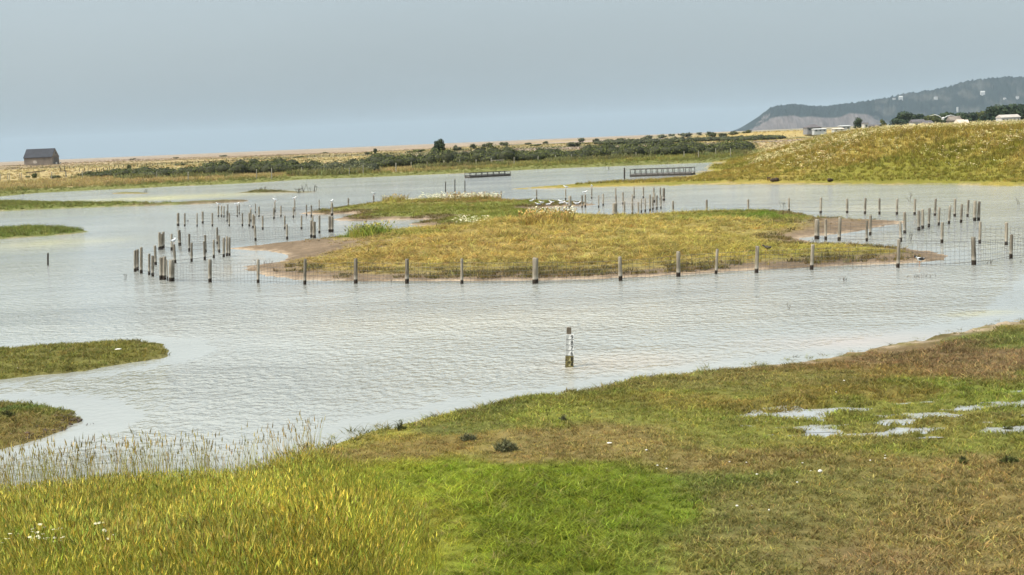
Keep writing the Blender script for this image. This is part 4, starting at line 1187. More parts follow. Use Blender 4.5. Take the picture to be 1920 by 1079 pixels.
def hp(pp, dz=0.0):
    return [hit(a, b) for a, b in pp]
thicket('long dark bramble hedge on the left far shore below the golden field', hp([(170, 334), (230, 334), (300, 334.5), (360, 333), (420, 331.5), (480, 329), (540, 327), (606, 325)]), [1.0, 1.5, 1.7, 2.0, 2.6, 2.5, 2.2, 1.7], 5, 1, 16000, leaf=.13)
thicket('paler reedy thicket between the left and middle hedges on the far shore', hp([(610, 326), (640, 325), (690, 324)]), [1.4, 1.7, 1.6], 3, 2, 1500, mat=M_LEAF2)
thicket('tall dark middle hedge on the far shore behind the pale posts', hp([(650, 322), (720, 318), (800, 313), (880, 310), (960, 307), (1040, 303), (1062, 302)]), [1.9, 2.4, 2.5, 2.6, 2.5, 2.3, 1.8], 6, 3, 17000, leaf=.13)
thicket('dark right hand hedge on the far shore reaching towards the embankment', hp([(1056, 302), (1120, 299), (1190, 297), (1250, 295), (1320, 292), (1370, 290), (1404, 287)]), [2.0, 2.5, 2.5, 2.4, 2.3, 2.2, 1.9], 6, 4, 15000, leaf=.13)
thicket('low scrubby hedge line behind the right hand hedge', hp([(1120, 272), (1200, 270), (1290, 267), (1370, 264), (1430, 261)]), [1.5, 1.8, 2.0, 1.8, 1.6], 8, 5, 4000, leaf=.26, mat=M_LEAF2)
thicket('dark hedge line below the tan mound at right', hp([(1360, 266), (1420, 264), (1470, 261)]), [1.6, 1.8, 1.5], 6, 6, 1800, leaf=.25)

# pale reeds and nettles along the hedge foot
fl_ = np.array(hp([(140, 337), (300, 337), (420, 334.5), (540, 330), (640, 328), (740, 321), (860, 315), (960, 311), (1060, 305), (1190, 300), (1320, 295), (1404, 290)]))
u_ = rng.uniform(0, len(fl_) - 1.001, 1500); i_ = u_.astype(int); f_ = (u_ - i_)[:, None]
q_ = fl_[i_] * (1 - f_) + fl_[i_ + 1] * f_
x = q_[:, 0] + rng.normal(0, .8, len(q_)); y = q_[:, 1] + rng.uniform(-.5, 2.2, len(q_))
kq = fbm(x * .12, y * .12, 3, 39) > .42
x, y = x[kq], y[kq]
scatter('hedge_foot_reeds', x, y, jitter_tint(np.tile(np.array((0.19, 0.185, 0.075)), (len(x), 1)), .2), T_FAR, rng.uniform(.8, 1.7, len(x)), 'pale reeds and nettles along the foot of the far hedges', 'reeds')

def bush(label, px, py, wpx, hpx, seed, mat=None, n=420, group=None, cat='bush', name='scrub_bush'):
    X, Y, Z = hit(px, py)
    m = Y / FPX; w = wpx * m; h = hpx * m
    rg = random.Random(seed)
    root = empty(name, (X, Y, Z)); tag(root, label, cat, group)
    lobes = []; core = MB()
    for i in range(6):
        a = rg.uniform(0, 6.28); q = rg.uniform(.0, .32) * w
        rr_ = (w * rg.uniform(.22, .36), w * rg.uniform(.22, .36), h * rg.uniform(.24, .4))
        cc = (q * 1.3 * math.cos(a), q * math.sin(a), min(h - rr_[2], rg.uniform(.2, .7) * h))
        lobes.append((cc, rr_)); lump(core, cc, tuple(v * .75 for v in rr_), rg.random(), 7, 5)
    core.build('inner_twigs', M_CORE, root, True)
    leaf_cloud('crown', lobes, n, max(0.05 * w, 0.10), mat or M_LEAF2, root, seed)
    MB().tube([(0, 0, -.2), (0.02 * w, 0, h * .3), (0, .03 * w, h * .55)], [.06 * w, .045 * w, .02 * w], 6).build('trunk', M_BARK, root)
    return root
def tree(label, px, py, ptop, wpx, seed, Y=None, mat=None, n=900, lean=0.0, group=None, kind=None):
    """tree with trunk and crown; base may be hidden, so its distance can be given"""
    if Y is None:
        X, Y, Z = hit(px, py)
    else:
        X, _, Z = at_depth(px, py, Y)
    m = Y / FPX; h = (py - ptop) * m; w = wpx * m
    rg = random.Random(seed)
    root = empty('tree', (X, Y, Z)); tag(root, label, 'tree', group)
    lobes = []; core = MB(); tr = MB()
    tr.tube([(0, 0, -.5), (lean * h * .2, 0, h * .3), (lean * h * .5, 0, h * .62)], [.035 * h + .05, .028 * h + .03, .012 * h], 7)
    nl = 9
    for i in range(nl):
        u = i / (nl - 1); a = rg.uniform(0, 6.28)
        q = w * .30 * rg.uniform(.3, 1.1) * (1 - .35 * u)
        zc = h * (.30 + .52 * u)
        rr_ = (w * rg.uniform(.18, .30), w * rg.uniform(.18, .30), h * rg.uniform(.13, .22))
        cc = (q * math.cos(a) + lean * h * u, q * math.sin(a), zc)
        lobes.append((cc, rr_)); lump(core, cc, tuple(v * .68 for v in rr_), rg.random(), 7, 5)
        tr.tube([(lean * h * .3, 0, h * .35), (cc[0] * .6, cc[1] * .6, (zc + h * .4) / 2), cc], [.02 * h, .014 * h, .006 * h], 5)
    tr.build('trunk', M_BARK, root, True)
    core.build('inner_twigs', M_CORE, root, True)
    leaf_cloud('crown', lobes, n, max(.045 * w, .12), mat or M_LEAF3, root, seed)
    return root
tree('lone round dark tree standing above the middle hedge', 822, 291, 262, 30, 5, Y=300, mat=M_LEAF3, n=2200)
bush('small upright dark bush on the skyline left of the lone tree', 703, 289, 8, 12, 8, M_LEAF3)
bush('small dark bush beside the left hedge under the field fence', 242, 319, 10, 11, 9, M_LEAF)
bush('small round green bush under the long T shaped perch', 65, 335, 11, 10, 10, M_LEAF)
bush('low wide bush by the posts at far left', 106, 335, 22, 7, 11, M_LEAF2)
bush('tiny scrub clump left of the T shaped perch', 52, 334, 8, 5, 12, M_LEAF2)
bush('low scrub mound on the field beyond the left hedge', 338, 311, 20, 5, 13, M_LEAF2)
bush('rounded scrub clump rising just above the left hedge end', 160, 330, 34, 9, 14, M_LEAF2)
SCR = [(853, 280, 10, 9), (858, 283, 18, 8), (887, 279, 18, 10), (916, 279, 24, 12), (905, 282, 12, 7), (946, 274, 18, 9), (951, 281, 8, 8), (990, 272, 14, 6), (1003, 275, 22, 5), (1092, 268, 20, 10), (1117, 268, 13, 9), (1075, 276, 30, 10), (1215, 262, 26, 8), (1240, 260, 22, 8), (1290, 258, 30, 9), (1330, 259, 26, 13), (1352, 256, 20, 8), (1375, 253, 24, 7), (1400, 250, 20, 6),
       (690, 290, 22, 5), (560, 296, 18, 3), (780, 286, 34, 5), (1020, 270, 16, 5), (1140, 266, 20, 5), (1165, 264, 18, 5), (1310, 254, 14, 6), (1260, 256, 14, 5), (250, 300, 12, 3), (420, 294, 16, 3), (330, 298, 14, 3), (608, 288, 16, 3)]
for i, (a, b_, w_, h_) in enumerate(sorted(SCR)):
    bush('%s scrub bush from the left dotting the distant shingle ridge' % ORD[i], a, b_, w_, h_, 40 + i, M_LEAF2 if i % 3 else M_LEAF, 260, 'scrub bushes on the shingle ridge')
# trees behind the embankment crest
TREES = [(1607, 244, 224, 24, 'dark cypress shaped tree between white bungalows behind the embankment'), (1655, 240, 227, 16, 'small round tree right of the grey roof behind the embankment'), (1692, 239, 214, 36, 'broad rounded tree at left end of the distant tree belt'), (1722, 238, 216, 30, 'tree with level crown second in the distant tree belt'),
         (1748, 237, 218, 26, 'mid green tree behind the flying gull'), (1775, 236, 214, 34, 'wide tree behind the gull in the distant tree belt'), (1812, 234, 214, 36, 'rounded tree above the cream pitched roofs'), (1838, 233, 212, 30, 'tree beside the tall wind swept pine'), (1862, 231, 200, 42, 'tallest wind swept dark pine of the distant tree belt'), (1905, 226, 198, 46, 'big dark tree at the right edge above the long roof'), (1950, 225, 196, 50, 'dark tree just cut by the right picture edge')]
for i, (a, b_, t_, w_, lab) in enumerate(TREES):
    tree(lab, a, b_ + 6, t_ - 3, w_ * (1.45 if i > 1 else 1.0), 70 + i, Y=560 + 25 * (i % 4), mat=M_LEAF3 if i % 3 != 1 else M_LEAF, n=1600, lean=0.25 if i == 8 else 0.0, group='trees behind the embankment')

# ------------------------------------------------------------------ buildings
M_STONE = plain_mat('weathered_concrete_wall', (0.185, 0.155, 0.125), 0.95, 0.3, 0.5)
M_SLATE = plain_mat('dark_slate_roof', (0.032, 0.034, 0.040), 0.8, 0.25, 0.8)
M_OLDBOARD = plain_mat('old_boarded_door', (0.115, 0.10, 0.085), 0.9, 0.2, 2)  # dull brown board colour, shared by door and eaves boards
M_PATCH = plain_mat('pale_render_patch', (0.40, 0.36, 0.31), 0.95, 0.15, 1)
M_WHITE = plain_mat('white_render', (0.44, 0.44, 0.42), 0.7, 0.08, 1)
M_CREAM = plain_mat('cream_roof', (0.55, 0.47, 0.38), 0.8, 0.12, 1)
M_GREYR = plain_mat('grey_roof_tiles', (0.11, 0.10, 0.10), 0.8, 0.2, 1)
M_GLASS = plain_mat('window_glass', (0.05, 0.06, 0.07), 0.15, 0.1, 1, spec=0.6)

M_GREYH = plain_mat('grey_render', (0.20, 0.20, 0.20), 0.8, 0.2, 1)
def house(label, cx, base_px, Y, L, W, hw, hr, rz, wall, roof, windows=3, name='house', hip=False, z=None):
    X, _, Z = at_depth(cx, base_px, Y)
    if z is not None: Z = z
    root = empty(name, (X, Y, Z), rz); tag(root, label, 'building')
    MB().box((0, 0, hw / 2 - .5), (L, W, hw + 1)).build('wall', wall, root)
    ov = .25
    rf = MB()
    rf.v = [(-L / 2 - ov, -W / 2 - ov, hw), (L / 2 + ov, -W / 2 - ov, hw), (L / 2 + ov, W / 2 + ov, hw), (-L / 2 - ov, W / 2 + ov, hw)]
    k = W * .4 if hip else -ov * .4
    rf.v += [(-L / 2 + k, 0, hw + hr), (L / 2 - k, 0, hw + hr)]
    rf.f = [(0, 1, 5, 4), (2, 3, 4, 5), (1, 2, 5), (3, 0, 4), (3, 2, 1, 0)]
    rf.build('roof', roof, root)
    for i in range(windows):
        xx = -L / 2 + L * (i + .5) / windows
        MB().box((xx, -W / 2 - .02, hw * .55), (L / windows * .42, .08, hw * .4)).build('window', M_GLASS, root)
    return root

def barn():
    Xr, Yr, Zr = hit(99, 309.6, 200)
    m = Yr / FPX
    L, W, hw, hr = 50.5 * m / math.cos(R(21)), 6.6, 15.5 * m, 14.5 * m
    root = empty('old_boat_house', (Xr, Yr, Zr), R(-3)); tag(root, 'old grey brown lifeboat house with steep dark roof on the left skyline', 'building')
    # local: near right corner at the origin, long wall along -x, gable along +y
    MB().box((-L / 2, W / 2, hw / 2 - .3), (L, W, hw + .6)).build('wall', M_STONE, root)
    for xx in (-0.01, -L + .01):
        MB().prism([(xx - .15, 0, hw), (xx - .15, W, hw), (xx - .15, W / 2, hw + hr - .1)], (.3, 0, 0)).build('gable', M_STONE, root)
    th = .18
    rf = MB()
    for s in (0, 1):
        y0 = -.3 if s == 0 else W + .3
        z0 = hw - .3 * hr / (W / 2)
        rf.prism([(-L - .12, y0, z0), (.0, y0, z0), (.0, W / 2, hw + hr), (-L - .12, W / 2, hw + hr)], (0, 0, th))
    rf.build('roof', M_SLATE, root)
    MB().box((.03, W * .5, hw * .47), (.12, W * .52, hw * .92)).build('door', M_OLDBOARD, root)
    MB().box((.18, W * .5, hw + hr * .45), (.08, .5, .9)).build('gable_window', M_GLASS, root)
    pm = MB()
    ring = []
    for k in range(14):
        a = 6.283 * k / 14; q = random.uniform(.75, 1.1)
        ring.append((-L * .62 + 0.85 * q * math.cos(a), -.02, hw * .42 + .7 * q * math.sin(a)))
    pm.prism(ring, (0, -.03, 0)).build('pale_render_patch', M_PATCH, root)
    for k in range(5):
        MB().box((-L * (k + .5) / 5, -.04, hw - .12), (L / 5 - .25, .08, .16)).build('eaves_board', M_OLDBOARD, root)
    # pale notice boxes by the gable
    for i, (dx, dy, s) in enumerate(((1.2, .6, .55), (1.5, 3.6, .5))):
        c, sn = math.cos(R(-3)), math.sin(R(-3))
        px_, py_ = Xr + dx * c - dy * sn, Yr + dx * sn + dy * c
        o = MB().box((0, 0, s), (s * .9, .12, s)).box((-s * .3, 0, s * .25), (.08, .08, s * .6)).box((s * .3, 0, s * .25), (.08, .08, s * .6)).build('notice_board', M_WHITE, None, loc=(px_, py_, float(zat(px_, py_))))
        tag(o, ('small white notice board near the boat house corner', 'small white notice board behind the boat house gable')[i], 'notice board')
barn()
house('dark roofed house behind the embankment in front of the pale cliff', 1523, 247, 520, 5.4, 5, 1.5, 1.2, R(6), M_GREYH, M_GREYR, 3, hip=True)
house('low white caravan with flat cream roof left of the bungalows', 1536, 247.5, 500, 4.4, 3, .9, .3, R(4), M_WHITE, M_WHITE, 3, name='caravan')
house('low white caravan close to the embankment crest', 1571, 246.5, 490, 3.6, 3, .8, .3, R(4), M_WHITE, M_CREAM, 2, name='caravan')
house('white flat roofed bungalow left of the cypress shaped tree', 1583, 244.5, 520, 3.4, 4, 1.5, .3, R(5), M_WHITE, M_WHITE, 2)
house('small white house right of the cypress shaped tree', 1622, 243, 530, 1.6, 3, 2.2, .4, R(5), M_WHITE, M_GREYR, 1)
house('long low grey roofed shed behind the embankment crest', 1636, 243, 540, 4.6, 4, 1.4, .5, R(5), M_GREYR, M_GREYR, 2, name='shed')
house('grey roofed house half hidden left of the gull', 1720, 240, 500, 4.5, 4, 2.0, 1.0, R(5), M_WHITE, M_GREYR, 2)
house('dark arched roof barn below the tree belt', 1737, 240, 480, 3.4, 4, 1.4, 1.1, R(5), M_GREYR, M_GREYR, 1, name='shed')
house('brown gabled house right of the gull', 1789, 238, 500, 4.0, 4, 2.2, 1.6, R(5), M_STONE, M_STONE, 2)
house('cream roofed house with steep pitch at the embankment crest', 1800, 236, 470, 2.6, 3.4, .8, 1.3, R(14), M_CREAM, M_CREAM, 1)
house('second smaller cream roofed house beside the first', 1810, 236, 474, 1.6, 3.4, .8, 1.2, R(-10), M_CREAM, M_CREAM, 1)
house('long pale roofed building at the right edge below the big tree', 1890, 232, 500, 6.8, 5, 2.2, 1.0, R(4), M_WHITE, M_PATCH, 5)
house('tiny white cottage on the far right of the low plain', 1406, 250, 900, 2.2, 2.2, 1.4, .6, R(4), M_WHITE, M_GREYR, 1)

# ------------------------------------------------------------------ far hill and cliffs
def hill():
    crest = np.array([(1398, 250), (1405, 246), (1422, 228), (1432, 213), (1445, 202), (1455, 199), (1475, 197.5), (1497, 195), (1510, 198), (1530, 199.5), (1560, 198.5), (1580, 195.5), (1620, 190.5), (1660, 184), (1680, 179), (1720, 172.5), (1760, 167), (1785, 161), (1812, 152), (1850, 148), (1880, 145), (1920, 144), (2000, 141), (2100, 140), (2250, 150), (2400, 175), (2600, 210)], float)
    clf = np.array([(1398, 250), (1405, 247), (1422, 236), (1440, 228), (1455, 221), (1490, 218), (1500, 222), (1520, 220), (1550, 223), (1575, 222), (1592, 214), (1625, 216), (1648, 226), (1660, 240), (1700, 244)], float)
    Yc, Yf = 5600.0, 5000.0
    us = np.arange(1398, 2560, 1.6)
    cy = np.interp(us, crest[:, 0], crest[:, 1]); ky = np.interp(us, clf[:, 0], clf[:, 1], right=246)
    d = ray(us, cy); t = Yc / d[:, 1]; Xc = d[:, 0] * t; Zc = np.maximum(EYE + d[:, 2] * t, 1)
    d = ray(us, ky); t = (Yf + 60) / d[:, 1]; Xk = d[:, 0] * t; Zk = np.clip(EYE + d[:, 2] * t, 0.5, 200)
    Zk = np.where(us > 1655, np.minimum(Zk, 6), Zk); Zk = np.minimum(Zk, Zc * .96)
    rows = []; cols = []
    nv = 26
    for i in range(nv):
        v = i / (nv - 1)
        if i == 0:
            X = Xk; Y = np.full_like(us, Yf); Z = np.full_like(us, -3.0)
        elif i <= 4:
            q = i / 4
            nn = fbm(us * .11, np.full_like(us, i * .7), 3, 2) - .5
            X = Xk; Y = Yf + 60 * q + nn * 26; Z = Zk * q ** .8
        elif i <= 18:
            q = (i - 4) / 14
            nn = fbm(us * .22, np.full_like(us, i * .9), 4, 4) - .5
            X = Xk * (1 - q) + Xc * q; Y = (Yf + 60) * (1 - q) + Yc * q + nn * 30
            Z = Zk + (Zc - Zk) * (q ** .85) + nn * 15 * (1 - abs(2 * q - 1)) + (rng.random(len(us)) - .5) * 7 * (.4 + q) * (Zc > 20)
        else:
            q = (i - 18) / (nv - 19)
            X = Xc * (1 + .12 * q); Y = np.full_like(us, Yc + 1500 * q); Z = Zc * (1 - q) - 5 * q
        rows.append(np.stack([X, Y, Z], 1))
        wood = np.array((0.016, 0.022, 0.018)); rock = np.array((0.115, 0.098, 0.088)); fld = np.array((0.055, 0.055, 0.045))
        nw = fbm(us * .05 + i * .35, np.full_like(us, i * .45), 3, 8)
        fm = smooth(.52, .62, nw) * (us > 1640) * .8
        c = wood[None] * (1 - fm)[:, None] + fld[None] * fm[:, None]
        if i <= 4:
            rk = (us < 1655) * 1.0 * smooth(.25, .4, fbm(us * .09, np.full_like(us, i * .4), 3, 9) + (.3 if i < 4 else 0))
            c = c * (1 - rk)[:, None] + rock[None] * rk[:, None]
        if 5 <= i <= 13:
            rk = smooth(1452, 1446, us) * smooth(.45, .6, fbm(us * .2, np.full_like(us, i * .5), 3, 12))
            c = c * (1 - rk)[:, None] + rock[None] * rk[:, None]
        cols.append(np.concatenate([c * (.8 + .4 * rng.random((len(us), 1))), np.ones((len(us), 1))], 1))
    V = np.concatenate(rows); Cc = np.concatenate(cols); nu = len(us)
    ii = np.arange(nv * nu).reshape(nv, nu)
    q = np.stack([ii[:-1, :-1], ii[:-1, 1:], ii[1:, 1:], ii[1:, :-1]], -1).reshape(-1, 4)
    o = np_mesh('hill_terrain', V, q, M_HILL, False, {'zone': ('FLOAT_COLOR', Cc.astype(np.float32))})
    tag(o, kind='structure')
    return rows
def hill_material():
    m, t, b = new_mat('far_woods_and_cliff')
    a = N(t, 'ShaderNodeAttribute', attribute_name='zone')
    gp = N(t, 'ShaderNodeNewGeometry')
    mp = N(t, 'ShaderNodeMapping'); mp.inputs['Scale'].default_value = (.06, .02, .012); t.links.new(gp.outputs['Position'], mp.inputs['Vector'])
    n = noise_node(t, 1.0, 4, .6, mp.outputs[0])
    t.links.new(mix_rgb(t, a.outputs['Color'], maprange(t, n.outputs['Fac'], .3, .7, .7, 1.3), 1.0, 'MULTIPLY'), b.inputs['Base Color'])
    b.inputs['Roughness'].default_value = 1.0; b.inputs['Specular IOR Level'].default_value = 0
    return m
M_HILL = hill_material()
HR = hill()
hv = np.concatenate(HR[5:19])
_hd = (hv - np.array((0, 0, EYE))) @ CRn
_hpx = 960 - FPX * _hd[:, 0] / _hd[:, 2]; _hpy = 539.5 + FPX * _hd[:, 1] / _hd[:, 2]
for i, (a, b_, s_) in enumerate(((1688, 185, 15), (1675, 187.5, 10), (1841, 174.5, 16), (1753, 184.5, 12), (1906, 184.5, 10), (1794, 207, 9), (1882, 186, 9))):
    k = int(np.argmin((_hpx - a) ** 2 + (_hpy - b_) ** 2)); q = hv[k]
    root = empty('hillside_house', tuple(q + np.array((0, -12, -1)))); lab = ('wide white house on the hill crest above the left tree belt', 'small white house just left of the wide one on the hill crest', 'large white house high on the wooded hillside', 'pale house on the middle of the wooded hillside', 'white house near the right edge on the hillside', 'thin white tower low on the hillside above the gull', 'pale cottage left of the right edge on the hillside')[i]
    tag(root, lab, 'building')
    hh = s_ * .45 if i != 5 else s_ * 1.8; wl_ = s_ if i != 5 else 4
    MB().box((0, 0, hh / 2 - 4), (wl_, 9, hh + 8)).build('wall', M_WHITE, root)
    MB().prism([(-wl_ / 2, -4.6, hh), (-wl_ / 2, 4.6, hh), (-wl_ / 2, 0, hh + s_ * .25)], (wl_, 0, 0)).build('roof', M_WHITE if i in (0, 2) else M_GREYR, root)

# ------------------------------------------------------------------ far shore posts, perches and field stakes
FP = [(481, 336, 318, 2), (509.5, 336, 316, 2.6), (566, 328, 314, 2), (655, 328, 315, 1.8), (681, 325, 310, 2.2), (742.5, 322.5, 306, 2.8), (771, 315.5, 304, 2), (801, 316, 303.5, 1.8), (832.5, 313.6, 301.5, 2.8), (862, 313.6, 300, 2), (892.7, 312, 299.5, 2.2), (921, 311, 296.7, 2.4), (944, 309.6, 299, 1.6), (964, 309.6, 294.7, 2), (1009, 305.5, 293.5, 2), (1041.7, 304, 291.5, 2), (1071.5, 302.5, 290, 2),
      (1192.5, 297.5, 286, 1.8), (1282.6, 297, 284, 2), (1309.7, 295.5, 283, 2), (1342, 293, 279, 2), (1369.6, 294, 278.5, 2), (1402.7, 287, 277.5, 1.6), (353, 339, 322.5, 2.6), (294, 336, 322, 1.8), (154.4, 335, 321.5, 1.8), (97, 335, 322.5, 2), (37.2, 337.5, 324, 1.4), (40.4, 337.5, 324, 1.6), (14.5, 338, 325, 1.6), (18, 338, 325, 1.6), (1, 338, 326, 1.6)]
for i, (a, b_, t_, w_) in enumerate(sorted(FP)):
    # stands at the water-side foot of the hedge
    lone_post('%s pale post from the left in front of the far hedge' % ORD[i], a, b_ + 1.0, t_, w_ * .75, M_PALE, 'hedge_fence_post', ground=True, group='pale posts along the far hedge')
def rail():
    A = Vector(hit(922, 311)); Bq = Vector(hit(943, 310)); Bq.y = A.y; Bq.z = A.z
    o = MB().box(((Bq.x - A.x) / 2, -.08, .78), (Bq.x - A.x, .08, .12)).box((0.1, -.08, .3), (.08, .1, 1.2)).box((Bq.x - A.x - .1, -.08, .3), (.08, .1, 1.2)).build('field_rail', M_PALE, None, loc=A)
    tag(o, 'short pale rail between two posts in the middle hedge', 'rail')
rail()
def perch_t():
    X, Y, Z = hit(68, 334); m = Y / FPX
    root = empty('perch_table', (X, Y, Z)); tag(root, 'long T shaped wooden perch above the small round bush at far left', 'perch')
    MB().box((0, 0, 5.0 * m), (.14, .14, 10.5 * m)).build('post', M_DARKW, root)
    MB().box((0, 0, 11.5 * m), (36 * m, .45, .14), Matrix.Rotation(R(-4), 3, 'Y')).build('plank', M_DARKW, root)
perch_t()
def nest_box():
    X, Y, Z = hit(124, 335); m = Y / FPX
    root = empty('bird_perch', (X, Y, Z)); tag(root, 'post carrying a small railed bird platform at far left', 'perch')
    MB().box((0, 0, 6.5 * m), (.16, .16, 13.5 * m)).build('post', M_PALE, root)
    MB().box((-5 * m, 0, 14 * m), (12 * m, .4, .10)).build('platform', M_DARKW, root)
    for dx in (-9, -1.5):
        MB().box((dx * m, 0, 17 * m), (.09, .1, 6 * m)).build('upright', M_DARKW, root)
    MB().box((-5.2 * m, 0, 17.6 * m), (7.5 * m, .06, .08)).build('cross_rail', M_DARKW, root)
nest_box()
# rows of small dark stakes fencing the golden field
for (xa, ya, xb, yb, n_, hpx) in ((150, 322, 240, 322, 13, 7), (205, 316, 330, 309, 15, 5), (60, 316, 140, 316, 10, 4.5), (340, 308, 470, 301, 13, 4), (470, 300, 700, 291, 18, 3.6)):
    for i in range(n_):
        u = (i + random.uniform(-.2, .2)) / (n_ - 1)
        lone_post('thin dark stake of the fence rows crossing the golden field', xa + (xb - xa) * u, ya + (yb - ya) * u, ya + (yb - ya) * u - hpx * random.uniform(.8, 1.2), 1.1, M_DARKW, 'field_stake', ground=True, group='stakes on the golden field')
for i, (a, b_, t_) in enumerate(((1635, 256, 247), (1616, 256, 250), (1604, 272, 266))):
    lone_post(('dark stake on the embankment crest, tallest of three', 'short dark stake on the embankment crest left of the tallest', 'lowest dark stake on the embankment slope')[i], a, b_, t_, 2.0, M_DARKW, 'embankment_stake', ground=True)

# ------------------------------------------------------------------ birds
M_BW = plain_mat('white_plumage', (0.82, 0.82, 0.80), 0.8, 0.05, 9)
M_BG = plain_mat('pale_grey_plumage', (0.40, 0.42, 0.44), 0.8, 0.1, 9)
M_BK = plain_mat('black_plumage', (0.018, 0.018, 0.018), 0.7, 0.2, 9)
M_BEAK = plain_mat('orange_bill', (0.60, 0.20, 0.03), 0.5, 0.1, 9)
M_BROWNB = plain_mat('grey_brown_plumage', (0.075, 0.068, 0.062), 0.8, 0.2, 9)
def bird_proto(body_m, wing_m, head_m, sitting=False, S=1.0):
    """bird facing -x, standing at the origin; body one continuous surface"""
    root = bpy.data.objects.new('gull', None)
    rings = [(-.20, .005, .30), (-.165, .030, .30), (-.12, .040, .285), (-.085, .032, .255), (-.05, .055, .22), (.0, .078, .19), (.07, .074, .185), (.13, .050, .195), (.18, .026, .21), (.235, .012, .218)]
    leg = 0.0 if sitting else .06
    mb = MB(); n = 9
    for (x_, r_, z_) in rings:
        z_ = z_ - .10 if sitting else z_
        for j in range(n):
            a = 6.2832 * j / n
            mb.v.append((x_ * S, r_ * math.cos(a) * S * .92, (z_ + r_ * math.sin(a)) * S))
    for k in range(len(rings) - 1):
        for j in range(n):
            a0 = k * n + j; a1 = k * n + (j + 1) % n
            mb.f.append((a0, a0 + n, a1 + n, a1))
    mb.f.append(tuple(range(n))); e = (len(rings) - 1) * n; mb.f.append(tuple(e + j for j in reversed(range(n))))
    dz = -.10 if sitting else 0
    parts = [('body', mb.mesh('body', body_m, True))]
    for s in (-1, 1):
        w = MB()
        w.ellipsoid((.07 * S, s * .066 * S, (.205 + dz) * S), (.135 * S, .022 * S, .052 * S), 8, 6, Matrix.Rotation(R(8), 3, 'Y'))
        w.tube([(.15 * S, s * .05 * S, (.205 + dz) * S), (.27 * S, s * .022 * S, (.225 + dz) * S)], [.02 * S, .003 * S], 5)
        parts.append(('wing', w.mesh('wing', wing_m, True)))
    parts.append(('bill', MB().tube([(-.195 * S, 0, (.30 + dz) * S), (-.25 * S, 0, (.292 + dz) * S)], [.011 * S, .003 * S], 5).mesh('bill', M_BEAK)))
    if head_m is not body_m:
        parts.append(('hood', MB().ellipsoid((-.16 * S, 0, (.302 + dz) * S), (.052 * S, .043 * S, .045 * S), 9, 7).mesh('hood', head_m, True)))
    if not sitting:
        for s in (-1, 1):
            parts.append(('leg', MB().tube([(.02 * S, s * .025 * S, .14 * S), (.03 * S, s * .025 * S, .07 * S), (.015 * S, s * .025 * S, 0), (-.03 * S, s * .03 * S, .004 * S)], [.008 * S, .007 * S, .007 * S, .004 * S], 5).mesh('leg', M_BEAK)))
    return parts
def put_bird(parts, loc, rz, label, name='gull', cat='gull', group=None):
    root = empty(name, loc, rz); tag(root, label, cat, group)
    for nm, me in parts:
        o = bpy.data.objects.new(nm, me); link(o, root)
    return root
GP = bird_proto(M_BW, M_BG, M_BW, False, 0.80)
GS = bird_proto(M_BW, M_BG, M_BW, True, 0.95)
rest = [(998, 380.5, 0), (1008, 386, 1), (1015, 384.5, 0), (1030, 386, 1), (1034, 383.5, 0), (1051, 383, 0), (1054.5, 384.5, 1), (1063, 385, 1), (1080, 384, 1), (1084, 385, 1)]
labs = ['leftmost gull resting on the green spit', 'low sitting gull of the second pair on the spit', 'upright gull of the second pair on the spit', 'low sitting gull of the middle pair on the spit', 'upright gull of the middle pair on the spit', 'upright gull left of the thick grey post on the spit', 'gull sitting close against the upright gull near the thick post', 'gull sitting just left of the thick grey post', 'gull sitting just right of the thick grey post', 'rightmost gull resting on the spit']
for i, (a, b_, s_) in enumerate(rest):
    X, Y, Z = hit(a, b_ + 1)
    put_bird(GS if s_ else GP, (X, Y, Z), random.uniform(-.6, .6) + (math.pi if i % 3 == 0 else 0), labs[i], group='gulls resting on the spit')
perched = [(1060.6, 375.4, 355, 'gull perched on the rear fence post above the spit'), (1109.5, 373, 353, 'gull perched on the rear fence post right of the spit'), (1097.5, 389, 365.5, 'gull perched on the thin post in front of the spit end'), (328.6, 494, 459, 'gull perched on a post at the left end of the enclosure'), (409.4, 407, 387, 'gull perched on the leftmost post of the rear left run'),
           (445, 407, 387, 'gull perched on the second cluster of the rear left run'), (515.8, 398, 379, 'gull perched on the tallest rear left post'), (470, 416, 393, 'gull perched on the thick post before the rear left run'), (552.6, 396.7, 376, 'gull perched on the rear fence post left of the green spit'), (622.5, 404.7, 382, 'gull perched on the pale post at the end of the green spit'), (700.5, 382, 367, 'gull perched on the post above the back of the island')]
for i, (a, b_, t_, lab) in enumerate(perched):
    Y = at(a, b_)[1]
    T = at_depth(a - (2.2 if i == 3 else 0), t_, Y)
    put_bird(GP, (T[0], T[1], T[2] - .005), (0, 1.4, 2.6, 4.4, .5, 3.0)[i % 6], lab, group='gulls perched on fence posts')
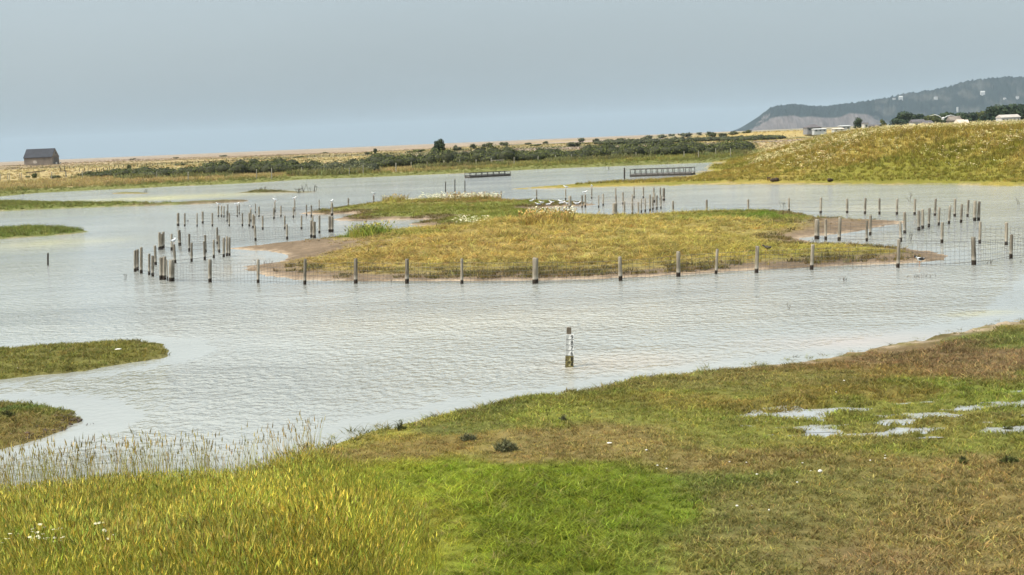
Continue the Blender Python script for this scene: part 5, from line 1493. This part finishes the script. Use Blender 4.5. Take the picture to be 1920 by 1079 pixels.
# flying gull over the embankment
def flying_gull():
    Y = 62.0
    X, _, Z = at_depth(1768, 223, Y)
    root = empty('flying_gull', (X, Y, Z)); tag(root, 'white gull flying with raised wings above the embankment crest', 'gull')
    mb = MB(); n = 9
    rings = [(-.21, .006, .02), (-.175, .032, .025), (-.13, .040, .02), (-.08, .045, .01), (0, .062, 0), (.09, .055, 0), (.17, .03, .005), (.25, .012, .01)]
    for (x_, r_, z_) in rings:
        for j in range(n):
            a = 6.2832 * j / n; mb.v.append((x_, r_ * math.cos(a), z_ + r_ * math.sin(a)))
    for k in range(len(rings) - 1):
        for j in range(n):
            a0 = k * n + j; a1 = k * n + (j + 1) % n; mb.f.append((a0, a0 + n, a1 + n, a1))
    mb.f.append(tuple(range(n)))
    mb.build('body', M_BW, root, True)
    for s in (-1, 1):
        w = MB(); up = []; 
        secs = [(.03, .02, .20, .04), (.18, .12, .19, .035), (.33, .17, .16, .03), (.47, .14, .11, .02), (.60, .10, .03, .008)]
        for (sp, z_, ch, th_) in secs:
            x0 = -.08 + sp * .12
            w.v += [(x0, s * sp, z_), (x0 + ch * .4, s * sp, z_ + th_ * .5), (x0 + ch, s * sp, z_ + .005), (x0 + ch * .4, s * sp, z_ - th_ * .3)]
        for k in range(len(secs) - 1):
            for j in range(4):
                a0 = k * 4 + j; a1 = k * 4 + (j + 1) % 4; w.f.append((a0, a0 + 4, a1 + 4, a1))
        w.f.append((0, 1, 2, 3)); e = (len(secs) - 1) * 4; w.f.append((e + 3, e + 2, e + 1, e))
        w.build('wing', M_BW, root, True)
    MB().poly([(.2, -.02, .012), (.33, -.06, .012), (.34, .06, .012), (.2, .02, .012)]).poly([(.2, .02, .002), (.34, .06, .004), (.33, -.06, .004), (.2, -.02, .002)]).build('tail', M_BW, root)
    MB().tube([(-.205, 0, .02), (-.26, 0, .012)], [.011, .003], 5).build('bill', M_BEAK, root)
    root.rotation_euler = (R(4), R(6), R(78))
flying_gull()
OY = bird_proto(M_BW, M_BK, M_BK, False, 0.8)
X, Y, Z = hit(1723, 496)
put_bird(OY, (X, Y, Z), 0.2, 'black and white wading bird at the water edge of the right tongue', 'oystercatcher', 'wading bird')
PG = bird_proto(M_BROWNB, M_BROWNB, M_BROWNB, False, 0.75)
X, Y, Z = hit(1437, 473)
put_bird(PG, (X, Y, Z), 0.15, 'dark grey pigeon like bird walking on the island right of centre', 'pigeon', 'bird')
X, Y, Z = hit(1723, 247)
put_bird(PG, (X, Y, Z), 2.9, 'dark bird on the embankment crest below the flying gull', 'crow', 'bird')

# ------------------------------------------------------------------ dead twigs in the water, weeds, stones
M_TWIG = plain_mat('dark_dead_twig', (0.060, 0.046, 0.034), 0.9, 0.3, 9)
def twigs(label, px, py, wpx, hpx, n, seed, group=None, name='dead_branch', cat='dead branch', th=1.0):
    X, Y, Z = hit(px, py)
    m = Y / FPX; rg = random.Random(seed); mb = MB()
    for i in range(n):
        x0 = rg.uniform(-.25, .25) * wpx * m if n < 8 else rg.uniform(-.5, .5) * wpx * m
        an = rg.uniform(-.7, .7); L = hpx * m * rg.uniform(.55, 1.05); dy = rg.uniform(-.3, .3) * L
        p0 = Vector((x0, rg.uniform(-.3, .3), -.1)); p2 = Vector((x0 + math.sin(an) * L, dy, L * math.cos(an))); p1 = p0.lerp(p2, .5) + Vector((rg.uniform(-.1, .1) * L, 0, rg.uniform(0, .1) * L))
        r = th * rg.uniform(.5, 1.0) * .55 * m
        mb.tube([p0, p1, p2], [r, r * .8, r * .35], 5)
        for b_ in range(2):
            q = p1.lerp(p2, rg.uniform(0, .6)); e = q + Vector((rg.uniform(-.4, .4), rg.uniform(-.2, .2), rg.uniform(.1, .4))) * L
            mb.tube([q, q.lerp(e, .5) + Vector((0, 0, .03 * L)), e], [r * .6, r * .45, r * .2], 4)
    o = mb.build(name, M_TWIG, None, loc=(X, Y, Z))
    return tag(o, label, cat, group)
TW = [('bare twiggy dead bush in the far water right of the thin mudbank', 580, 360.5, 26, 17, 9, 1.3), ('cluster of thin dead stems left of the bare dead bush', 560, 362, 14, 12, 7, .9), ('low dead twigs on the thin far mudbank', 492, 358, 20, 9, 6, .9), ('small dead twigs on the left far mudbank', 275, 361, 20, 6, 6, .8), ('forked twig rising from the water at far left of the enclosure', 237, 525, 5, 12, 2, 1.4),
      ('forked twigs rising from open water at right of the gauge', 1478, 579, 22, 16, 3, 1.2), ('drifting dead branch in front of the right island tongue', 1582, 527, 30, 8, 5, 1.3), ('long line of dead stems in the water before the right tongue', 1720, 521, 70, 7, 14, 1.0), ('spiky dead branch inside the right inlet fences', 1706, 452, 12, 20, 3, 1.3), ('thin forked twig in the water behind the rear right fence', 1707, 377, 12, 17, 3, 1.0), ('slanting bare branch in the water at the right edge', 1912, 384, 10, 16, 2, 1.2),
      ('small twigs in the water right of the last netted post', 1853, 496, 16, 12, 4, .9), ('tiny twig in water near the right edge', 1914, 493, 5, 8, 2, .9), ('dry stick floating off the tip of the lower left promontory', 168, 798, 22, 4, 4, 1.6), ('dry twigs on the near shoreline left of the gauge', 962, 757, 18, 9, 5, 1.2), ('dead weed stems on the near shore below the gauge', 1090, 740, 16, 8, 4, 1.0), ('twigs poking from the island end beside the left netting', 500, 496, 40, 11, 8, .8), ('bent pale stick lying against the front netting', 733, 530, 8, 10, 2, 1.0),
      ('bare twigs behind the rear fence left of its first right post', 1470, 388, 16, 15, 4, .8), ('thin stalks standing in the right inlet by the double post', 1528, 459, 10, 13, 4, .6), ('stalks along the grassy edge of the right inlet', 1585, 461, 20, 12, 4, .6), ('little twig tangle left of the open water fence run', 352, 416, 10, 5, 4, .9)]
for i, (lab, a, b_, w_, h_, n_, th_) in enumerate(TW):
    twigs(lab, a, b_, w_, h_, n_, 300 + i, th=th_)

def weed(label, px, py, wpx, hpx, seed, mat, n=26):
    X, Y, Z = hit(px, py); m = Y / FPX; rg = random.Random(seed)
    root = empty('weed_plant', (X, Y, Z)); tag(root, label, 'plant')
    st = MB(); lv = []; lf = []
    for i in range(n):
        a = rg.uniform(0, 6.28); q = rg.uniform(0, 1) ** .7 * .5 * wpx * m; L = hpx * m * rg.uniform(.5, 1.1) * (1 - .5 * q / (.5 * wpx * m))
        b0 = Vector((q * math.cos(a), q * math.sin(a) * .5, -.02)); t0 = b0 + Vector((rg.uniform(-.3, .3) * L, rg.uniform(-.2, .2) * L, L))
        st.tube([b0, b0.lerp(t0, .5) + Vector((rg.uniform(-.05, .05) * L, 0, 0)), t0], [.005, .004, .002], 3, False)
        for k in range(7):
            c = b0.lerp(t0, .15 + .12 * k); d = Vector((rg.uniform(-1, 1), rg.uniform(-.6, .6), rg.uniform(.1, .9))).normalized()
            w_ = d.cross(Vector((rg.uniform(-1, 1), rg.uniform(-1, 1), .3))).normalized() * rg.uniform(.004, .009); e = c + d * rg.uniform(.03, .07) * (hpx / 20)
            lv += [tuple(c - w_), tuple(c + w_), tuple(e)]; lf += [rg.random()] * 3
    st.build('stem', M_TWIG, root)
    np_mesh('leaf_sprays', np.array(lv), np.arange(len(lv)).reshape(-1, 3), mat, False, {'leaf': ('FLOAT', np.array(lf, np.float32))}, root)
weed('dark leafy weed clump at right below the puddle, left of the larger one', 1805, 872, 14, 20, 1, M_LEAF)
weed('larger dark leafy weed clump by the right edge below the puddle', 1892, 870, 34, 22, 2, M_LEAF, 48)
weed('grey green weed tussock on the meadow above the lush grass', 948, 848, 44, 30, 3, M_LEAF2, 60)
weed('smaller green weed clump left of the grey green tussock', 878, 828, 30, 22, 4, M_LEAF2, 40)
weed('thin upright weed stalks on the near shoreline', 752, 808, 18, 22, 5, M_LEAF, 20)
weed('brownish weed in the meadow below the gauge', 1056, 790, 14, 16, 6, M_LEAF2, 20)
weed('green weed by the right end of the puddle', 1890, 812, 20, 20, 7, M_LEAF, 24)
weed('dark green leafy clump on the lower left promontory', 14, 785, 30, 22, 8, M_LEAF, 50)

M_STONEW = plain_mat('bleached_stone', (0.66, 0.63, 0.56), 0.85, 0.15, 20)
ST = [(1143, 834, 15, 3), (1538, 887, 13, 9), (1495, 907, 6, 4), (1420, 893, 9, 3), (1368, 869, 5, 3), (1400, 871, 6, 3), (1505, 871, 6, 3), (1660, 863, 8, 3), (1632, 867, 5, 4), (1212, 846, 7, 4), (1233, 876, 6, 3), (1250, 881, 5, 3), (941, 847, 9, 3), (1568, 738, 4, 3), (1583, 716, 7, 3), (1382, 951, 8, 5), (1442, 959, 6, 5), (1410, 952, 4, 3), (1660, 858, 5, 2), (1520, 886, 4, 3), (34, 694, 5, 3), (222, 657, 20, 3)]
for i, (a, b_, w_, h_) in enumerate(sorted(ST)):
    X, Y, Z = hit(a, b_ + h_ / 2); m = Y / FPX
    mb = MB(); lump(mb, (0, 0, h_ * m * .45), (w_ * m * .38, w_ * m * .3, h_ * m * .38), i, 8, 6)
    o = mb.build('pale_stone', M_STONEW, None, True, loc=(X, Y, Z + .015)); tag(o, '%s bleached stone from the left lying on the turf' % ORD[i], 'stone', 'bleached stones on the turf')
M_CLOD = plain_mat('dark_peat_clod', (0.045, 0.030, 0.018), 0.95, 0.4, 6)
for i, (a, b_, w_, h_, lab) in enumerate(((1452, 345, 20, 9, 'dark earth clod at the embankment foot, larger of two'), (1557, 345, 14, 7, 'dark earth clod at the embankment foot, smaller of two'), (1442, 342, 7, 8, 'dark tuft of roots beside the larger earth clod'))):
    X, Y, Z = hit(a, b_ - 3); m = Y / FPX; mb = MB()
    for k in range(4):
        lump(mb, (random.uniform(-.3, .3) * w_ * m, random.uniform(-.2, .2), h_ * m * random.uniform(.3, .5)), (w_ * m * random.uniform(.2, .32), w_ * m * .28, h_ * m * random.uniform(.35, .5)), k + i * 7, 8, 6)
    o = mb.build('earth_clod', M_CLOD, None, True, loc=(X, Y, Z)); tag(o, lab, 'earth clod')
M_RUBBLE = plain_mat('dark_shore_rubble', (0.085, 0.062, 0.045), 0.9, 0.5, 8)
mb = MB()
rx_, ry_ = sample(POLY['islet_c'], 260, 29)
rsd = sdf(POLY['islet_c'], rx_, ry_)
_tipx = at(120, 790)[0]
ok = (rsd < rng.uniform(.05, .45, len(rsd))) & (rng.random(len(rsd)) < smooth(_tipx - .5, _tipx + .3, rx_))
for k, (X, Y) in enumerate(list(zip(rx_[ok], ry_[ok]))[:220]):
    Z = float(zat(X, Y))
    s_ = random.uniform(.012, .035); lump(mb, (X, Y, Z + s_ * .3), (s_ * random.uniform(.9, 1.8), s_, s_ * .7), k, 6, 4)
tag(mb.build('shore_rubble', M_RUBBLE), 'dark pebbly rubble on the tip of the lower left promontory', 'rubble', kind='stuff')

# ------------------------------------------------------------------ haze
def haze():
    m = bpy.data.materials.new('thin_sea_haze'); m.use_nodes = True
    t = m.node_tree; t.nodes.clear()
    out = N(t, 'ShaderNodeOutputMaterial'); v = N(t, 'ShaderNodeVolumePrincipled')
    v.inputs['Color'].default_value = (0.66, 0.82, 0.94, 1); v.inputs['Density'].default_value = 0.56e-4
    v.inputs['Anisotropy'].default_value = 0.0
    t.links.new(v.outputs[0], out.inputs['Volume'])
    o = MB().box((0, 8000, 128.8), (30000, 17000, 264)).build('haze', m)
    tag(o, kind='stuff')
haze()
